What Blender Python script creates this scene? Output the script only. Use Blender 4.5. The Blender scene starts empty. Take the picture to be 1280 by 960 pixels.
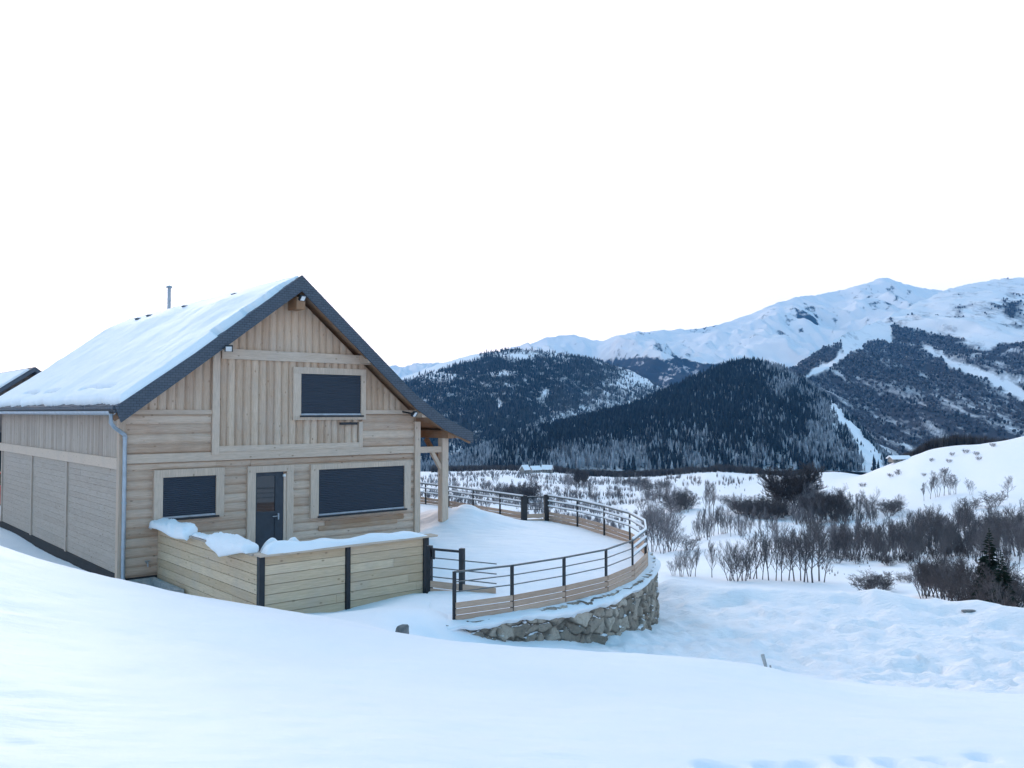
import bpy, math, random
import numpy as np
from mathutils import Vector, Matrix, noise as mnoise

sc = bpy.context.scene
COL = sc.collection
R = math.radians
rng = np.random.default_rng(7)
rnd = random.Random(11)

# ------------------------------------------------------------------ camera, sky, sun, exposure
F = 1060.0
EYE = 3.5
PITCH = math.atan(35.0 / F)
cam_d = bpy.data.cameras.new('camera')
cam = bpy.data.objects.new('camera', cam_d)
COL.objects.link(cam)
cam.location = (0, 0, EYE)
cam.rotation_euler = (math.pi / 2 + PITCH, 0, 0)
cam_d.sensor_width = 36.0
cam_d.lens = 36.0 * F / 1280.0
cam_d.clip_start = 0.05
cam_d.clip_end = 60000
sc.camera = cam

SUN_EL, SUN_AZ = R(15), R(-24)
CLOUD_BLUE, CLOUD_PALE, CLOUD_WARM = (1.9, 5.7, 9.2), (17.5, 17.2, 17.0), (18.0, 15.8, 15.4)          # azimuth from +Y towards +X
w = bpy.data.worlds.new('World')
sc.world = w
w.use_nodes = True
wn = w.node_tree
wn.nodes.clear()
w_out = wn.nodes.new('ShaderNodeOutputWorld')
w_bg = wn.nodes.new('ShaderNodeBackground')
w_sky = wn.nodes.new('ShaderNodeTexSky')
w_sky.sky_type = 'NISHITA'
w_sky.sun_disc = False
w_sky.sun_elevation = SUN_EL
w_sky.sun_rotation = SUN_AZ
w_sky.altitude = 900
w_sky.air_density = 1.0
w_sky.dust_density = 1.6
w_sky.ozone_density = 1.2
# thin high cloud: bright and faintly warm round the hidden low sun, dim blue elsewhere
w_tc = wn.nodes.new('ShaderNodeTexCoord')
w_map = wn.nodes.new('ShaderNodeMapping')
w_map.inputs['Scale'].default_value = (1.4, 1.4, 4.0)
w_n = wn.nodes.new('ShaderNodeTexNoise')
w_n.inputs['Scale'].default_value = 1.6
w_n.inputs['Detail'].default_value = 5
wn.links.new(w_tc.outputs['Generated'], w_map.inputs[0])
wn.links.new(w_map.outputs[0], w_n.inputs['Vector'])
w_dot = wn.nodes.new('ShaderNodeVectorMath')
w_dot.operation = 'DOT_PRODUCT'
wn.links.new(w_tc.outputs['Generated'], w_dot.inputs[0])
w_dot.inputs[1].default_value = (math.sin(SUN_AZ) * math.cos(SUN_EL), math.cos(SUN_AZ) * math.cos(SUN_EL), math.sin(SUN_EL))
w_add = wn.nodes.new('ShaderNodeMath')
w_add.operation = 'MULTIPLY_ADD'
wn.links.new(w_n.outputs[0], w_add.inputs[0])
w_add.inputs[1].default_value = 0.22
wn.links.new(w_dot.outputs['Value'], w_add.inputs[2])
w_ramp = wn.nodes.new('ShaderNodeMapRange')
w_ramp.interpolation_type = 'SMOOTHSTEP'
w_ramp.inputs[1].default_value = 0.25
w_ramp.inputs[2].default_value = 1.1
wn.links.new(w_add.outputs[0], w_ramp.inputs[0])
w_cloud = wn.nodes.new('ShaderNodeMix')
w_cloud.data_type = 'RGBA'
# towards the horizon, all round, the veil is paler and brighter
w_sep = wn.nodes.new('ShaderNodeSeparateXYZ')
wn.links.new(w_tc.outputs['Generated'], w_sep.inputs[0])
w_low = wn.nodes.new('ShaderNodeMapRange')
w_low.interpolation_type = 'SMOOTHSTEP'
w_low.inputs[1].default_value = 0.55
w_low.inputs[2].default_value = 0.12
wn.links.new(w_sep.outputs[2], w_low.inputs[0])
w_base = wn.nodes.new('ShaderNodeMix')
w_base.data_type = 'RGBA'
w_base.inputs[6].default_value = CLOUD_BLUE + (1,)
w_base.inputs[7].default_value = CLOUD_PALE + (1,)
wn.links.new(w_low.outputs[0], w_base.inputs[0])
wn.links.new(w_base.outputs[2], w_cloud.inputs[6])
w_cloud.inputs[7].default_value = CLOUD_WARM + (1,)
wn.links.new(w_ramp.outputs[0], w_cloud.inputs[0])
w_mix = wn.nodes.new('ShaderNodeMix')
w_mix.data_type = 'RGBA'
w_mix.inputs[0].default_value = 0.7
wn.links.new(w_sky.outputs[0], w_mix.inputs[6])
wn.links.new(w_cloud.outputs[2], w_mix.inputs[7])
wn.links.new(w_mix.outputs[2], w_bg.inputs[0])
w_bg.inputs[1].default_value = 0.10
wn.links.new(w_bg.outputs[0], w_out.inputs[0])

sun_d = bpy.data.lights.new('sun', 'SUN')
sun_d.energy = 0.85
sun_d.angle = R(14)
sun_d.color = (1.0, 0.86, 0.83)
sun = bpy.data.objects.new('sun', sun_d)
COL.objects.link(sun)
sdir = Vector((math.sin(SUN_AZ) * math.cos(SUN_EL), math.cos(SUN_AZ) * math.cos(SUN_EL), math.sin(SUN_EL)))
sun.rotation_euler = sdir.to_track_quat('Z', 'Y').to_euler()

sc.view_settings.view_transform = 'Standard'
sc.view_settings.look = 'None'
sc.view_settings.gamma = 1
sc.view_settings.exposure = 0.54
sc.render.film_transparent = False
sc.cycles.max_bounces = 6
sc.cycles.diffuse_bounces = 3
sc.cycles.glossy_bounces = 3
sc.cycles.volume_bounces = 0

# ------------------------------------------------------------------ pixel helpers (photo pixels, 1280 x 960)
_fw = np.array([0, math.cos(PITCH), math.sin(PITCH)])
_up = np.array([0, -math.sin(PITCH), math.cos(PITCH)])
_rt = np.array([1.0, 0, 0])


def ray(px, py):
    return _rt * ((px - 640) / F) + _up * ((480 - py) / F) + _fw


def at_z(px, py, z):
    d = ray(px, py)
    k = (z - EYE) / d[2]
    return d * k + np.array([0, 0, EYE])


def at_d(px, py, d):
    r = ray(px, py)
    return r * (d / r[1]) + np.array([0, 0, EYE])


def project(x, y, z):
    dz = z - EYE
    yc = y * _fw[1] + dz * _fw[2]
    zc = y * _up[1] + dz * _up[2]
    yc = np.where(np.abs(yc) < 1e-6, 1e-6, yc)
    return 640 + F * x / yc, 480 - F * zc / yc


# house frame: origin at the near corner, u along the gable, v along the side wall
A = at_z(150, 727, 0.0)
HROT = math.atan2(0.6596, 0.7517)
U = np.array([math.cos(HROT), math.sin(HROT), 0])
V = np.array([-math.sin(HROT), math.cos(HROT), 0])


def to_world(s, t, z=0.0):
    return A + U * s + V * t + np.array([0, 0, z])


def G(px, py, t=0.0):
    """photo pixel -> (s, z) on the plane of the gable pushed to local depth t"""
    r = ray(px, py)
    o = np.array([0, 0, EYE])
    p0 = A + V * t
    k = np.dot(p0 - o, V) / np.dot(r, V)
    p = o + r * k - A
    return float(np.dot(p, U)), float(p[2])


def S(px, py, s=0.0):
    """photo pixel -> (t, z) on the plane of the side wall at local s"""
    r = ray(px, py)
    o = np.array([0, 0, EYE])
    p0 = A + U * s
    k = np.dot(p0 - o, U) / np.dot(r, U)
    p = o + r * k - A
    return float(np.dot(p, V)), float(p[2])


# ------------------------------------------------------------------ noise in numpy
def _hash(ix, iy, seed):
    h = (ix.astype(np.int64) * 374761393 + iy.astype(np.int64) * 668265263 + seed * 1442695041) & 0x7fffffff
    h = ((h ^ (h >> 13)) * 1274126177) & 0x7fffffff
    return ((h ^ (h >> 16)) & 0xffff) / 65535.0


def vnoise(x, y, seed=0):
    x = np.asarray(x, float)
    y = np.asarray(y, float)
    ix, iy = np.floor(x), np.floor(y)
    fx, fy = x - ix, y - iy
    fx = fx * fx * fx * (fx * (fx * 6 - 15) + 10)
    fy = fy * fy * fy * (fy * (fy * 6 - 15) + 10)
    a = _hash(ix, iy, seed); b = _hash(ix + 1, iy, seed)
    c = _hash(ix, iy + 1, seed); d = _hash(ix + 1, iy + 1, seed)
    return (a + (b - a) * fx) * (1 - fy) + (c + (d - c) * fx) * fy - 0.5


def fbm(x, y, seed=0, octs=4, gain=0.5, lac=2.03):
    s, a = 0, 1.0
    for o in range(octs):
        s = s + a * vnoise(np.asarray(x) * lac ** o + 17.3 * o, np.asarray(y) * lac ** o - 9.1 * o, seed + o)
        a *= gain
    return s


def sstep(a, b, x):
    t = np.clip((np.asarray(x, float) - a) / (b - a), 0, 1)
    return t * t * (3 - 2 * t)


# ------------------------------------------------------------------ mesh builder
class MB:
    def __init__(self):
        self.v = []; self.f = []; self.tone = []; self.smooth = []

    def add(self, verts, faces, tone=0.5, smooth=False):
        b = len(self.v)
        self.v.extend([tuple(map(float, p)) for p in verts])
        for f in faces:
            self.f.append(tuple(i + b for i in f)); self.tone.append(tone); self.smooth.append(smooth)

    def box(self, x0, x1, y0, y1, z0, z1, tone=0.5):
        v = [(x0, y0, z0), (x1, y0, z0), (x1, y1, z0), (x0, y1, z0), (x0, y0, z1), (x1, y0, z1), (x1, y1, z1), (x0, y1, z1)]
        self.add(v, [(0, 3, 2, 1), (4, 5, 6, 7), (0, 1, 5, 4), (1, 2, 6, 5), (2, 3, 7, 6), (3, 0, 4, 7)], tone)

    def bar(self, p, q, wid, hei, tone=0.5, up=(0, 0, 1)):
        p, q = Vector(p), Vector(q)
        d = (q - p).normalized()
        upv = Vector(up)
        if abs(d.dot(upv)) > 0.98: upv = Vector((1, 0, 0))
        a = d.cross(upv).normalized()
        b = a.cross(d).normalized()
        a *= wid / 2; b *= hei / 2
        v = [p - a - b, p + a - b, p + a + b, p - a + b, q - a - b, q + a - b, q + a + b, q - a + b]
        self.add(v, [(0, 3, 2, 1), (4, 5, 6, 7), (0, 1, 5, 4), (1, 2, 6, 5), (2, 3, 7, 6), (3, 0, 4, 7)], tone)

    def tube(self, pts, rad, n=8, tone=0.5, caps=True):
        pts = [Vector(p) for p in pts]
        rs = rad if isinstance(rad, (list, tuple)) else [rad] * len(pts)
        rings = []
        for i, p in enumerate(pts):
            d = (pts[min(i + 1, len(pts) - 1)] - pts[max(i - 1, 0)]).normalized()
            ref = Vector((0, 0, 1)) if abs(d.z) < 0.9 else Vector((1, 0, 0))
            a = d.cross(ref).normalized(); b = a.cross(d)
            rings.append([p + (a * math.cos(2 * math.pi * k / n) + b * math.sin(2 * math.pi * k / n)) * rs[i] for k in range(n)])
        v = [q for r_ in rings for q in r_]
        f = []
        for i in range(len(pts) - 1):
            for k in range(n):
                f.append((i * n + k, i * n + (k + 1) % n, (i + 1) * n + (k + 1) % n, (i + 1) * n + k))
        self.add(v, f, tone, True)
        if caps:
            self.add(rings[0], [tuple(range(n))[::-1]], tone)
            self.add(rings[-1], [tuple(range(n))], tone)

    def prism(self, poly, y0, y1, tone=0.5):
        """poly: list of (x, z) counter-clockwise seen from -y; extruded along y"""
        n = len(poly)
        v = [(x, y0, z) for x, z in poly] + [(x, y1, z) for x, z in poly]
        f = [tuple(range(n)), tuple(range(2 * n - 1, n - 1, -1))]
        for i in range(n):
            j = (i + 1) % n
            f.append((j, i, n + i, n + j))
        self.add(v, f, tone)

    def build(self, name, mat, parent=None):
        me = bpy.data.meshes.new(name)
        me.from_pydata(self.v, [], self.f)
        me.update()
        at = me.attributes.new('tone', 'FLOAT', 'FACE')
        at.data.foreach_set('value', np.array(self.tone, dtype=np.float32))
        me.polygons.foreach_set('use_smooth', np.array(self.smooth, dtype=bool))
        me.materials.append(mat)
        o = bpy.data.objects.new(name, me)
        COL.objects.link(o)
        if parent is not None: o.parent = parent
        return o


def grid_mesh(name, X, Y, Z, mat, smooth=True, attrs=None, parent=None, flip=False, wrap=False):
    n, m = X.shape
    co = np.stack([X, Y, Z], -1).reshape(-1, 3).astype(np.float32)
    idx = np.arange(n * m).reshape(n, m)
    if wrap: idx = np.concatenate([idx, idx[:, :1]], 1)
    q = np.stack([idx[:-1, :-1], idx[:-1, 1:], idx[1:, 1:], idx[1:, :-1]], -1).reshape(-1, 4)
    if flip: q = q[:, ::-1]
    me = bpy.data.meshes.new(name)
    fast_mesh(me, co, q)
    me.polygons.foreach_set('use_smooth', np.full(len(q), smooth))
    if attrs:
        for k, a in attrs.items():
            at = me.attributes.new(k, 'FLOAT', 'POINT')
            at.data.foreach_set('value', np.asarray(a, dtype=np.float32).reshape(-1))
    me.materials.append(mat)
    o = bpy.data.objects.new(name, me)
    COL.objects.link(o)
    if parent is not None: o.parent = parent
    return o


def fast_mesh(me, co, faces):
    nf, k = faces.shape
    me.vertices.add(len(co)); me.vertices.foreach_set('co', np.ascontiguousarray(co, dtype=np.float32).reshape(-1))
    me.loops.add(nf * k); me.loops.foreach_set('vertex_index', np.ascontiguousarray(faces, dtype=np.int32).reshape(-1))
    me.polygons.add(nf); me.polygons.foreach_set('loop_start', np.arange(0, nf * k, k, dtype=np.int32))
    me.update(calc_edges=True)
    me.validate()


def tag(o, label=None, cat=None, group=None, kind=None):
    if label: o['label'] = label
    if cat: o['category'] = cat
    if group: o['group'] = group
    if kind: o['kind'] = kind
    return o


def empty(name, loc=(0, 0, 0), rz=0.0):
    o = bpy.data.objects.new(name, None)
    o.location = tuple(map(float, loc)); o.rotation_euler = (0, 0, rz)
    o.empty_display_size = 0.3
    COL.objects.link(o)
    return o


# ------------------------------------------------------------------ materials
class NT:
    def __init__(self, name):
        self.m = bpy.data.materials.new(name)
        self.m.use_nodes = True
        self.t = self.m.node_tree
        self.t.nodes.clear()
        self.out = self.t.nodes.new('ShaderNodeOutputMaterial')
        self.b = self.t.nodes.new('ShaderNodeBsdfPrincipled')
        self.t.links.new(self.b.outputs[0], self.out.inputs[0])

    def n(self, typ, **kw):
        nd = self.t.nodes.new(typ)
        for k, v in kw.items(): setattr(nd, k, v)
        return nd

    def l(self, a, b): self.t.links.new(a, b)

    def coords(self, kind='Object', scale=(1, 1, 1), rot=(0, 0, 0)):
        tc = self.n('ShaderNodeTexCoord'); mp = self.n('ShaderNodeMapping')
        mp.inputs['Scale'].default_value = scale; mp.inputs['Rotation'].default_value = rot
        self.l(tc.outputs[kind], mp.inputs[0])
        return mp.outputs[0]

    def noise(self, vec, scale, detail=3, rough=0.5, dist=0.0):
        nd = self.n('ShaderNodeTexNoise')
        nd.inputs['Scale'].default_value = scale; nd.inputs['Detail'].default_value = detail
        nd.inputs['Roughness'].default_value = rough; nd.inputs['Distortion'].default_value = dist
        self.l(vec, nd.inputs['Vector'])
        return nd.outputs[0]

    def remap(self, val, a, b, c=0.0, d=1.0, smooth=False):
        nd = self.n('ShaderNodeMapRange')
        if smooth: nd.interpolation_type = 'SMOOTHSTEP'
        self.l(val, nd.inputs[0])
        for i, x in zip((1, 2, 3, 4), (a, b, c, d)): nd.inputs[i].default_value = x
        return nd.outputs[0]

    def math(self, op, a, b=None, c=None):
        nd = self.n('ShaderNodeMath', operation=op)
        for i, x in enumerate((a, b, c)):
            if x is None: continue
            if isinstance(x, (int, float)): nd.inputs[i].default_value = x
            else: self.l(x, nd.inputs[i])
        return nd.outputs[0]

    def mix(self, fac, a, b, blend='MIX'):
        nd = self.n('ShaderNodeMix', data_type='RGBA', blend_type=blend)
        for i, x in ((0, fac), (6, a), (7, b)):
            if isinstance(x, (int, float)): nd.inputs[i].default_value = x
            elif isinstance(x, tuple): nd.inputs[i].default_value = x + (1,) if len(x) == 3 else x
            else: self.l(x, nd.inputs[i])
        return nd.outputs[2]

    def attr(self, name):
        nd = self.n('ShaderNodeAttribute', attribute_name=name)
        return nd.outputs['Fac']

    def bump(self, h, strength=0.3, dist=0.02):
        nd = self.n('ShaderNodeBump')
        nd.inputs['Strength'].default_value = strength; nd.inputs['Distance'].default_value = dist
        self.l(h, nd.inputs['Height']); self.l(nd.outputs[0], self.b.inputs['Normal'])

    def set(self, color=None, rough=0.7, metal=0.0, spec=0.3):
        if color is not None:
            if isinstance(color, tuple): self.b.inputs['Base Color'].default_value = color + (1,)
            else: self.l(color, self.b.inputs['Base Color'])
        if isinstance(rough, (int, float)): self.b.inputs['Roughness'].default_value = rough
        else: self.l(rough, self.b.inputs['Roughness'])
        self.b.inputs['Metallic'].default_value = metal
        self.b.inputs['Specular IOR Level'].default_value = spec
        return self.m


def mat_plain(name, col, rough=0.6, metal=0.0, spec=0.3, var=0.15, scale=6.0):
    m = NT(name)
    n = m.noise(m.coords(), scale, 4)
    c = m.mix(m.remap(n, 0.3, 0.7), tuple(x * (1 - var) for x in col), tuple(min(1, x * (1 + var)) for x in col))
    m.bump(n, 0.08, 0.01)
    return m.set(c, rough, metal, spec)


def mat_wood(name, light, dark, axis=0, stain=0.0, sheltered=None):
    """sawn timber: grain along the local axis, knots, tone of each board from the mesh"""
    m = NT(name)
    sc_ = [9, 9, 9]; sc_[axis] = 0.55
    grain = m.noise(m.coords(scale=tuple(sc_)), 4.0, 5, 0.6, 0.4)
    sf = [34, 34, 34]; sf[axis] = 1.2
    fine = m.noise(m.coords(scale=tuple(sf)), 4.0, 3, 0.6)
    sk = [2.6, 2.6, 2.6]; sk[axis] = 1.5
    vo = m.n('ShaderNodeTexVoronoi'); vo.inputs['Scale'].default_value = 2.4
    m.l(m.coords(scale=tuple(sk)), vo.inputs['Vector'])
    knot = m.remap(vo.outputs['Distance'], 0.05, 0.14, 1, 0)
    tone = m.attr('tone')
    f = m.math('MULTIPLY_ADD', grain, 0.75, m.math('MULTIPLY', tone, 0.62))
    c = m.mix(m.remap(f, 0.38, 1.0), dark, light)
    c = m.mix(m.remap(fine, 0.42, 0.66, 0, 0.42), c, tuple(x * 0.62 for x in dark))
    c = m.mix(m.math('MULTIPLY', knot, 0.7), c, (dark[0] * 0.42, dark[1] * 0.34, dark[2] * 0.28))
    big = m.noise(m.coords(), 0.9, 4, 0.6)
    if stain:
        c = m.mix(m.remap(big, 0.5, 0.75, 0, stain), c, (0.30, 0.16, 0.075))
    if sheltered:                                        # boards high under the verge have not greyed yet
        tc = m.n('ShaderNodeTexCoord'); sp = m.n('ShaderNodeSeparateXYZ'); m.l(tc.outputs['Object'], sp.inputs[0])
        hi = m.remap(m.math('ADD', sp.outputs[2], m.math('MULTIPLY', grain, 1.6)), sheltered + 0.4, sheltered + 3.0, 0, 0.42)
        c = m.mix(hi, c, (0.55, 0.345, 0.215))
    grey = m.noise(m.coords(), 1.7, 3, 0.6)
    c = m.mix(m.remap(grey, 0.45, 0.75, 0, 0.35), c, (0.46, 0.385, 0.335))
    m.bump(fine, 0.25, 0.006)
    return m.set(c, 0.78, 0, 0.2)


def mat_snow(name, trodden=False):
    m = NT(name)
    co = m.coords()
    n1 = m.noise(co, 0.6, 5, 0.6)
    n2 = m.noise(co, 9.0, 5, 0.65)
    n3 = m.noise(m.coords(scale=(1.2, 3.5, 1.0), rot=(0, 0, 0.5)), 1.6, 4, 0.6)
    c = m.mix(m.remap(n1, 0.3, 0.7), (0.84, 0.86, 0.89), (0.90, 0.905, 0.915))
    h = m.math('ADD', m.math('MULTIPLY', n2, 0.25), n3)
    if trodden:
        t1 = m.noise(m.coords(scale=(1.0, 2.2, 1.0), rot=(0, 0, -0.35)), 3.2, 6, 0.68, 0.6)
        t2 = m.noise(m.coords(scale=(1.0, 3.5, 1.0), rot=(0, 0, 0.25)), 1.5, 5, 0.65, 0.8)
        h = m.math('ADD', h, m.math('MULTIPLY', m.math('ADD', t1, t2), m.math('MULTIPLY', m.attr('trodden'), 9.0)))
    m.bump(h, 0.34, 0.05)
    return m.set(c, 0.62, 0, 0.25)


M = {}
M['snow'] = mat_snow('snow')
M['ground_snow'] = mat_snow('ground_snow', True)
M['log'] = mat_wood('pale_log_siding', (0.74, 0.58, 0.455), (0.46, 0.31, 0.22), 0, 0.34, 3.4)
M['log_v'] = mat_wood('pale_upright_siding', (0.77, 0.61, 0.475), (0.48, 0.33, 0.235), 2, 0.30, 3.4)
M['trim'] = mat_wood('trim_timber', (0.73, 0.58, 0.465), (0.49, 0.36, 0.265), 0, 0.0)
M['trim_v'] = mat_wood('upright_trim_timber', (0.73, 0.58, 0.465), (0.49, 0.36, 0.265), 2, 0.0)
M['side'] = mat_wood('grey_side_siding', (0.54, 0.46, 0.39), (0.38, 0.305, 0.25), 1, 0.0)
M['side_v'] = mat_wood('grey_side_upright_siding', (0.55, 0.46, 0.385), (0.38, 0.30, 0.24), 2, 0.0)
M['soffit'] = mat_wood('brown_soffit_boards', (0.46, 0.27, 0.16), (0.27, 0.145, 0.08), 1, 0.3)
M['plank'] = mat_wood('yellow_treated_plank', (0.78, 0.61, 0.43), (0.56, 0.41, 0.265), 0, 0.0)
M['plank_y'] = mat_wood('yellow_treated_plank_end_run', (0.78, 0.61, 0.43), (0.56, 0.41, 0.265), 1, 0.0)
M['rail_plank'] = mat_wood('railing_board', (0.62, 0.45, 0.34), (0.42, 0.28, 0.20), 0, 0.0)
M['black'] = mat_plain('black_steel', (0.018, 0.021, 0.026), 0.5, 0.0, 0.4)
M['cable'] = mat_plain('steel_rail', (0.10, 0.12, 0.125), 0.45, 0.3, 0.5)
M['zinc'] = mat_plain('zinc', (0.36, 0.41, 0.46), 0.42, 0.6, 0.5)
M['concrete'] = mat_plain('concrete', (0.40, 0.405, 0.40), 0.85, 0, 0.2, 0.25, 9)
M['plinth'] = mat_plain('dark_plinth', (0.025, 0.027, 0.03), 0.8)
M['glass'] = NT('door_glass').set((0.012, 0.016, 0.022), 0.04, 0, 0.9)
M['door'] = mat_plain('anthracite_door', (0.030, 0.042, 0.058), 0.45, 0, 0.4)
M['lamp_glass'] = mat_plain('lamp_glass', (0.75, 0.77, 0.78), 0.25, 0, 0.5)
M['stain'] = mat_wood('rusty_stained_board', (0.56, 0.38, 0.26), (0.33, 0.19, 0.11), 0, 0.5)
M['red'] = mat_plain('red_paint', (0.42, 0.025, 0.02), 0.35, 0, 0.5)
M['tyre'] = mat_plain('tyre_rubber', (0.02, 0.02, 0.022), 0.85)
M['bark'] = mat_plain('bare_branches', (0.125, 0.115, 0.118), 0.9, 0, 0.1, 0.3, 3)
M['bark_pale'] = mat_plain('frosted_branches', (0.21, 0.195, 0.20), 0.9, 0, 0.1, 0.3, 3)
M['bark_brown'] = mat_plain('brown_branches', (0.095, 0.082, 0.082), 0.9, 0, 0.1, 0.3, 3)
M['needle'] = mat_plain('conifer_needles', (0.022, 0.034, 0.024), 0.9, 0, 0.1, 0.35, 2)
M['barn'] = mat_wood('dark_barn_wood', (0.10, 0.085, 0.075), (0.06, 0.05, 0.045), 2, 0.0)
M['render'] = mat_plain('house_render', (0.26, 0.23, 0.20), 0.9, 0, 0.1, 0.15, 1)


def mat_slate():
    m = NT('slate')
    co = m.coords()
    br = m.n('ShaderNodeTexBrick')
    br.inputs['Scale'].default_value = 4.5
    br.inputs['Mortar Size'].default_value = 0.02
    br.inputs['Color1'].default_value = (0.058, 0.076, 0.104, 1)
    br.inputs['Color2'].default_value = (0.080, 0.100, 0.132, 1)
    br.inputs['Mortar'].default_value = (0.02, 0.025, 0.03, 1)
    m.l(m.coords(scale=(1, 1, 1), rot=(R(90), 0, 0)), br.inputs['Vector'])
    n = m.noise(co, 7, 4)
    c = m.mix(m.remap(n, 0.3, 0.7, 0, 0.35), br.outputs['Color'], (0.09, 0.105, 0.125))
    m.bump(n, 0.15, 0.01)
    return m.set(c, 0.55, 0, 0.35)


M['slate'] = mat_slate()


def mat_shutter():
    m = NT('anthracite_roller_shutter')
    tc = m.n('ShaderNodeTexCoord')
    sep = m.n('ShaderNodeSeparateXYZ'); m.l(tc.outputs['Object'], sep.inputs[0])
    n = m.noise(m.coords(scale=(1, 1, 30)), 2.0, 2)
    c = m.mix(n, (0.020, 0.030, 0.048), (0.032, 0.046, 0.070))
    return m.set(c, 0.42, 0, 0.45)


M['shutter'] = mat_shutter()


def mat_stone():
    m = NT('granite_rubble')
    co = m.coords()
    n1 = m.noise(co, 3.5, 6, 0.65)
    n2 = m.noise(co, 22, 5, 0.7)
    tone = m.attr('tone')
    c = m.mix(m.remap(tone, 0.1, 0.9), (0.235, 0.205, 0.17), (0.52, 0.46, 0.385))
    c = m.mix(m.remap(n1, 0.35, 0.72, 0, 0.6), c, (0.24, 0.20, 0.15))
    c = m.mix(m.remap(n2, 0.5, 0.75, 0, 0.6), c, (0.07, 0.07, 0.07))
    c = m.mix(m.remap(m.attr('joint'), 0.0, 0.05, 0.8, 0.0), c, (0.05, 0.047, 0.042))
    geo = m.n('ShaderNodeNewGeometry')
    sp = m.n('ShaderNodeSeparateXYZ'); m.l(geo.outputs['Normal'], sp.inputs[0])
    pat = m.math('ADD', sp.outputs[2], m.math('MULTIPLY', n1, 0.9))
    c = m.mix(m.remap(pat, 1.08, 1.18), c, (0.85, 0.87, 0.9))
    m.bump(m.math('ADD', n1, m.math('MULTIPLY', n2, 0.6)), 0.8, 0.04)
    return m.set(c, 0.9, 0, 0.15)


M['stone'] = mat_stone()


def mat_snowy(name, col, rough=0.5, thr=0.55):
    """painted steel carrying a line of snow on its upward faces"""
    m = NT(name)
    geo = m.n('ShaderNodeNewGeometry')
    sp = m.n('ShaderNodeSeparateXYZ'); m.l(geo.outputs['True Normal'], sp.inputs[0])
    c = m.mix(m.remap(sp.outputs[2], thr, thr + 0.1), col, (0.84, 0.86, 0.89))
    return m.set(c, rough, 0, 0.3)


M['rail_snowy'] = mat_snowy('steel_rail_under_snow', (0.03, 0.035, 0.04))
M['roof_snowy'] = M['snow']


def mat_mountain(name, forest, snow=(0.84, 0.86, 0.89), tex=0.035, streak_rot=0.0, soft=0.16):
    """snow slope with woods: density of the wood comes from the mesh, single crowns from fine noise"""
    m = NT(name)
    d = m.attr('wood')
    n1 = m.noise(m.coords(scale=(1, 0.35, 0.7), rot=(0, streak_rot, 0)), tex, 3, 0.7)
    n2 = m.noise(m.coords(scale=(1, 0.25, 0.5), rot=(0, streak_rot, 0)), tex * 0.22, 4, 0.65)
    nn = m.math('ADD', m.math('MULTIPLY', n1, 0.62), m.math('MULTIPLY', n2, 0.38))
    k = m.math('SUBTRACT', m.math('MULTIPLY_ADD', d, 0.62, 0.19), nn)
    fac = m.remap(k, -soft * 0.5, soft * 0.5, 0, 1)
    n3 = m.noise(m.coords(), tex * 1.7, 2, 0.6)
    fc = m.mix(n3, tuple(x * 0.7 for x in forest), tuple(x * 1.4 for x in forest))
    c = m.mix(fac, snow, fc)
    return m.set(c, 0.9, 0, 0.05)


def mat_tone(name, dark, light, rough=0.9):
    m = NT(name)
    c = m.mix(m.attr('tone'), dark, light)
    return m.set(c, rough, 0, 0.05)


# ------------------------------------------------------------------ terrain heights
RAIL_PX = [(568, 715), (640, 707), (705, 697), (757.5, 687), (790.6, 675.5), (807.5, 662.5), (806, 652), (787, 641.7), (755, 633), (721.7, 625.6), (685, 620)]
RAIL = [at_z(px, py, 1.0) for px, py in RAIL_PX]
REAR_PX = [(654, 621), (625, 617), (591.5, 612.6), (560.5, 608.3), (532, 605)]
REAR = [at_z(px, py, 1.0) for px, py in REAR_PX]
_dv = (REAR[-1] - REAR[0]); _dv[2] = 0; _dv /= np.linalg.norm(_dv)
REAR += [REAR[-1] + _dv * k for k in (1.6, 3.2, 4.8)]


def resample(pts, step):
    """Catmull-Rom through pts (k,2) and even steps along it"""
    P = np.array(pts, float)
    P = np.vstack([2 * P[0] - P[1], P, 2 * P[-1] - P[-2]])
    out = []
    for i in range(1, len(P) - 2):
        for t in np.linspace(0, 1, 24, endpoint=False):
            a, b, c, d = P[i - 1], P[i], P[i + 1], P[i + 2]
            out.append(0.5 * ((2 * b) + (-a + c) * t + (2 * a - 5 * b + 4 * c - d) * t ** 2 + (-a + 3 * b - 3 * c + d) * t ** 3))
    out.append(P[-2])
    out = np.array(out)
    L = np.concatenate([[0], np.cumsum(np.linalg.norm(np.diff(out, axis=0), axis=1))])
    n = max(2, int(L[-1] / step))
    q = np.linspace(0, L[-1], n)
    return np.stack([np.interp(q, L, out[:, k]) for k in range(out.shape[1])], 1), q


_rail_xy = [tuple(p[:2]) for p in RAIL] + [tuple(p[:2]) for p in REAR]
_curve, _ = resample(_rail_xy[:11], 0.05)
_tan = np.gradient(_curve, axis=0)
_tan /= np.linalg.norm(_tan, axis=1)[:, None]
_nrm = np.stack([_tan[:, 1], -_tan[:, 0]], 1)
_wall = _curve + _nrm * 0.24
_t0 = _tan[0]
_pre = np.array([_wall[0] - _t0 * k for k in (1.5, 0.75)])
_post = [_wall[-1] + np.array([-0.35, 0.9]) * 1.0, np.array(REAR[2][:2]) + np.array([0.75, 0.55]), np.array(REAR[4][:2]) + np.array([0.75, 0.55]), np.array(REAR[-1][:2]) + np.array([0.75, 0.55])]
WALL, WALL_S = resample(np.vstack([_pre, _wall[::12], _post]), 0.035)


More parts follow.
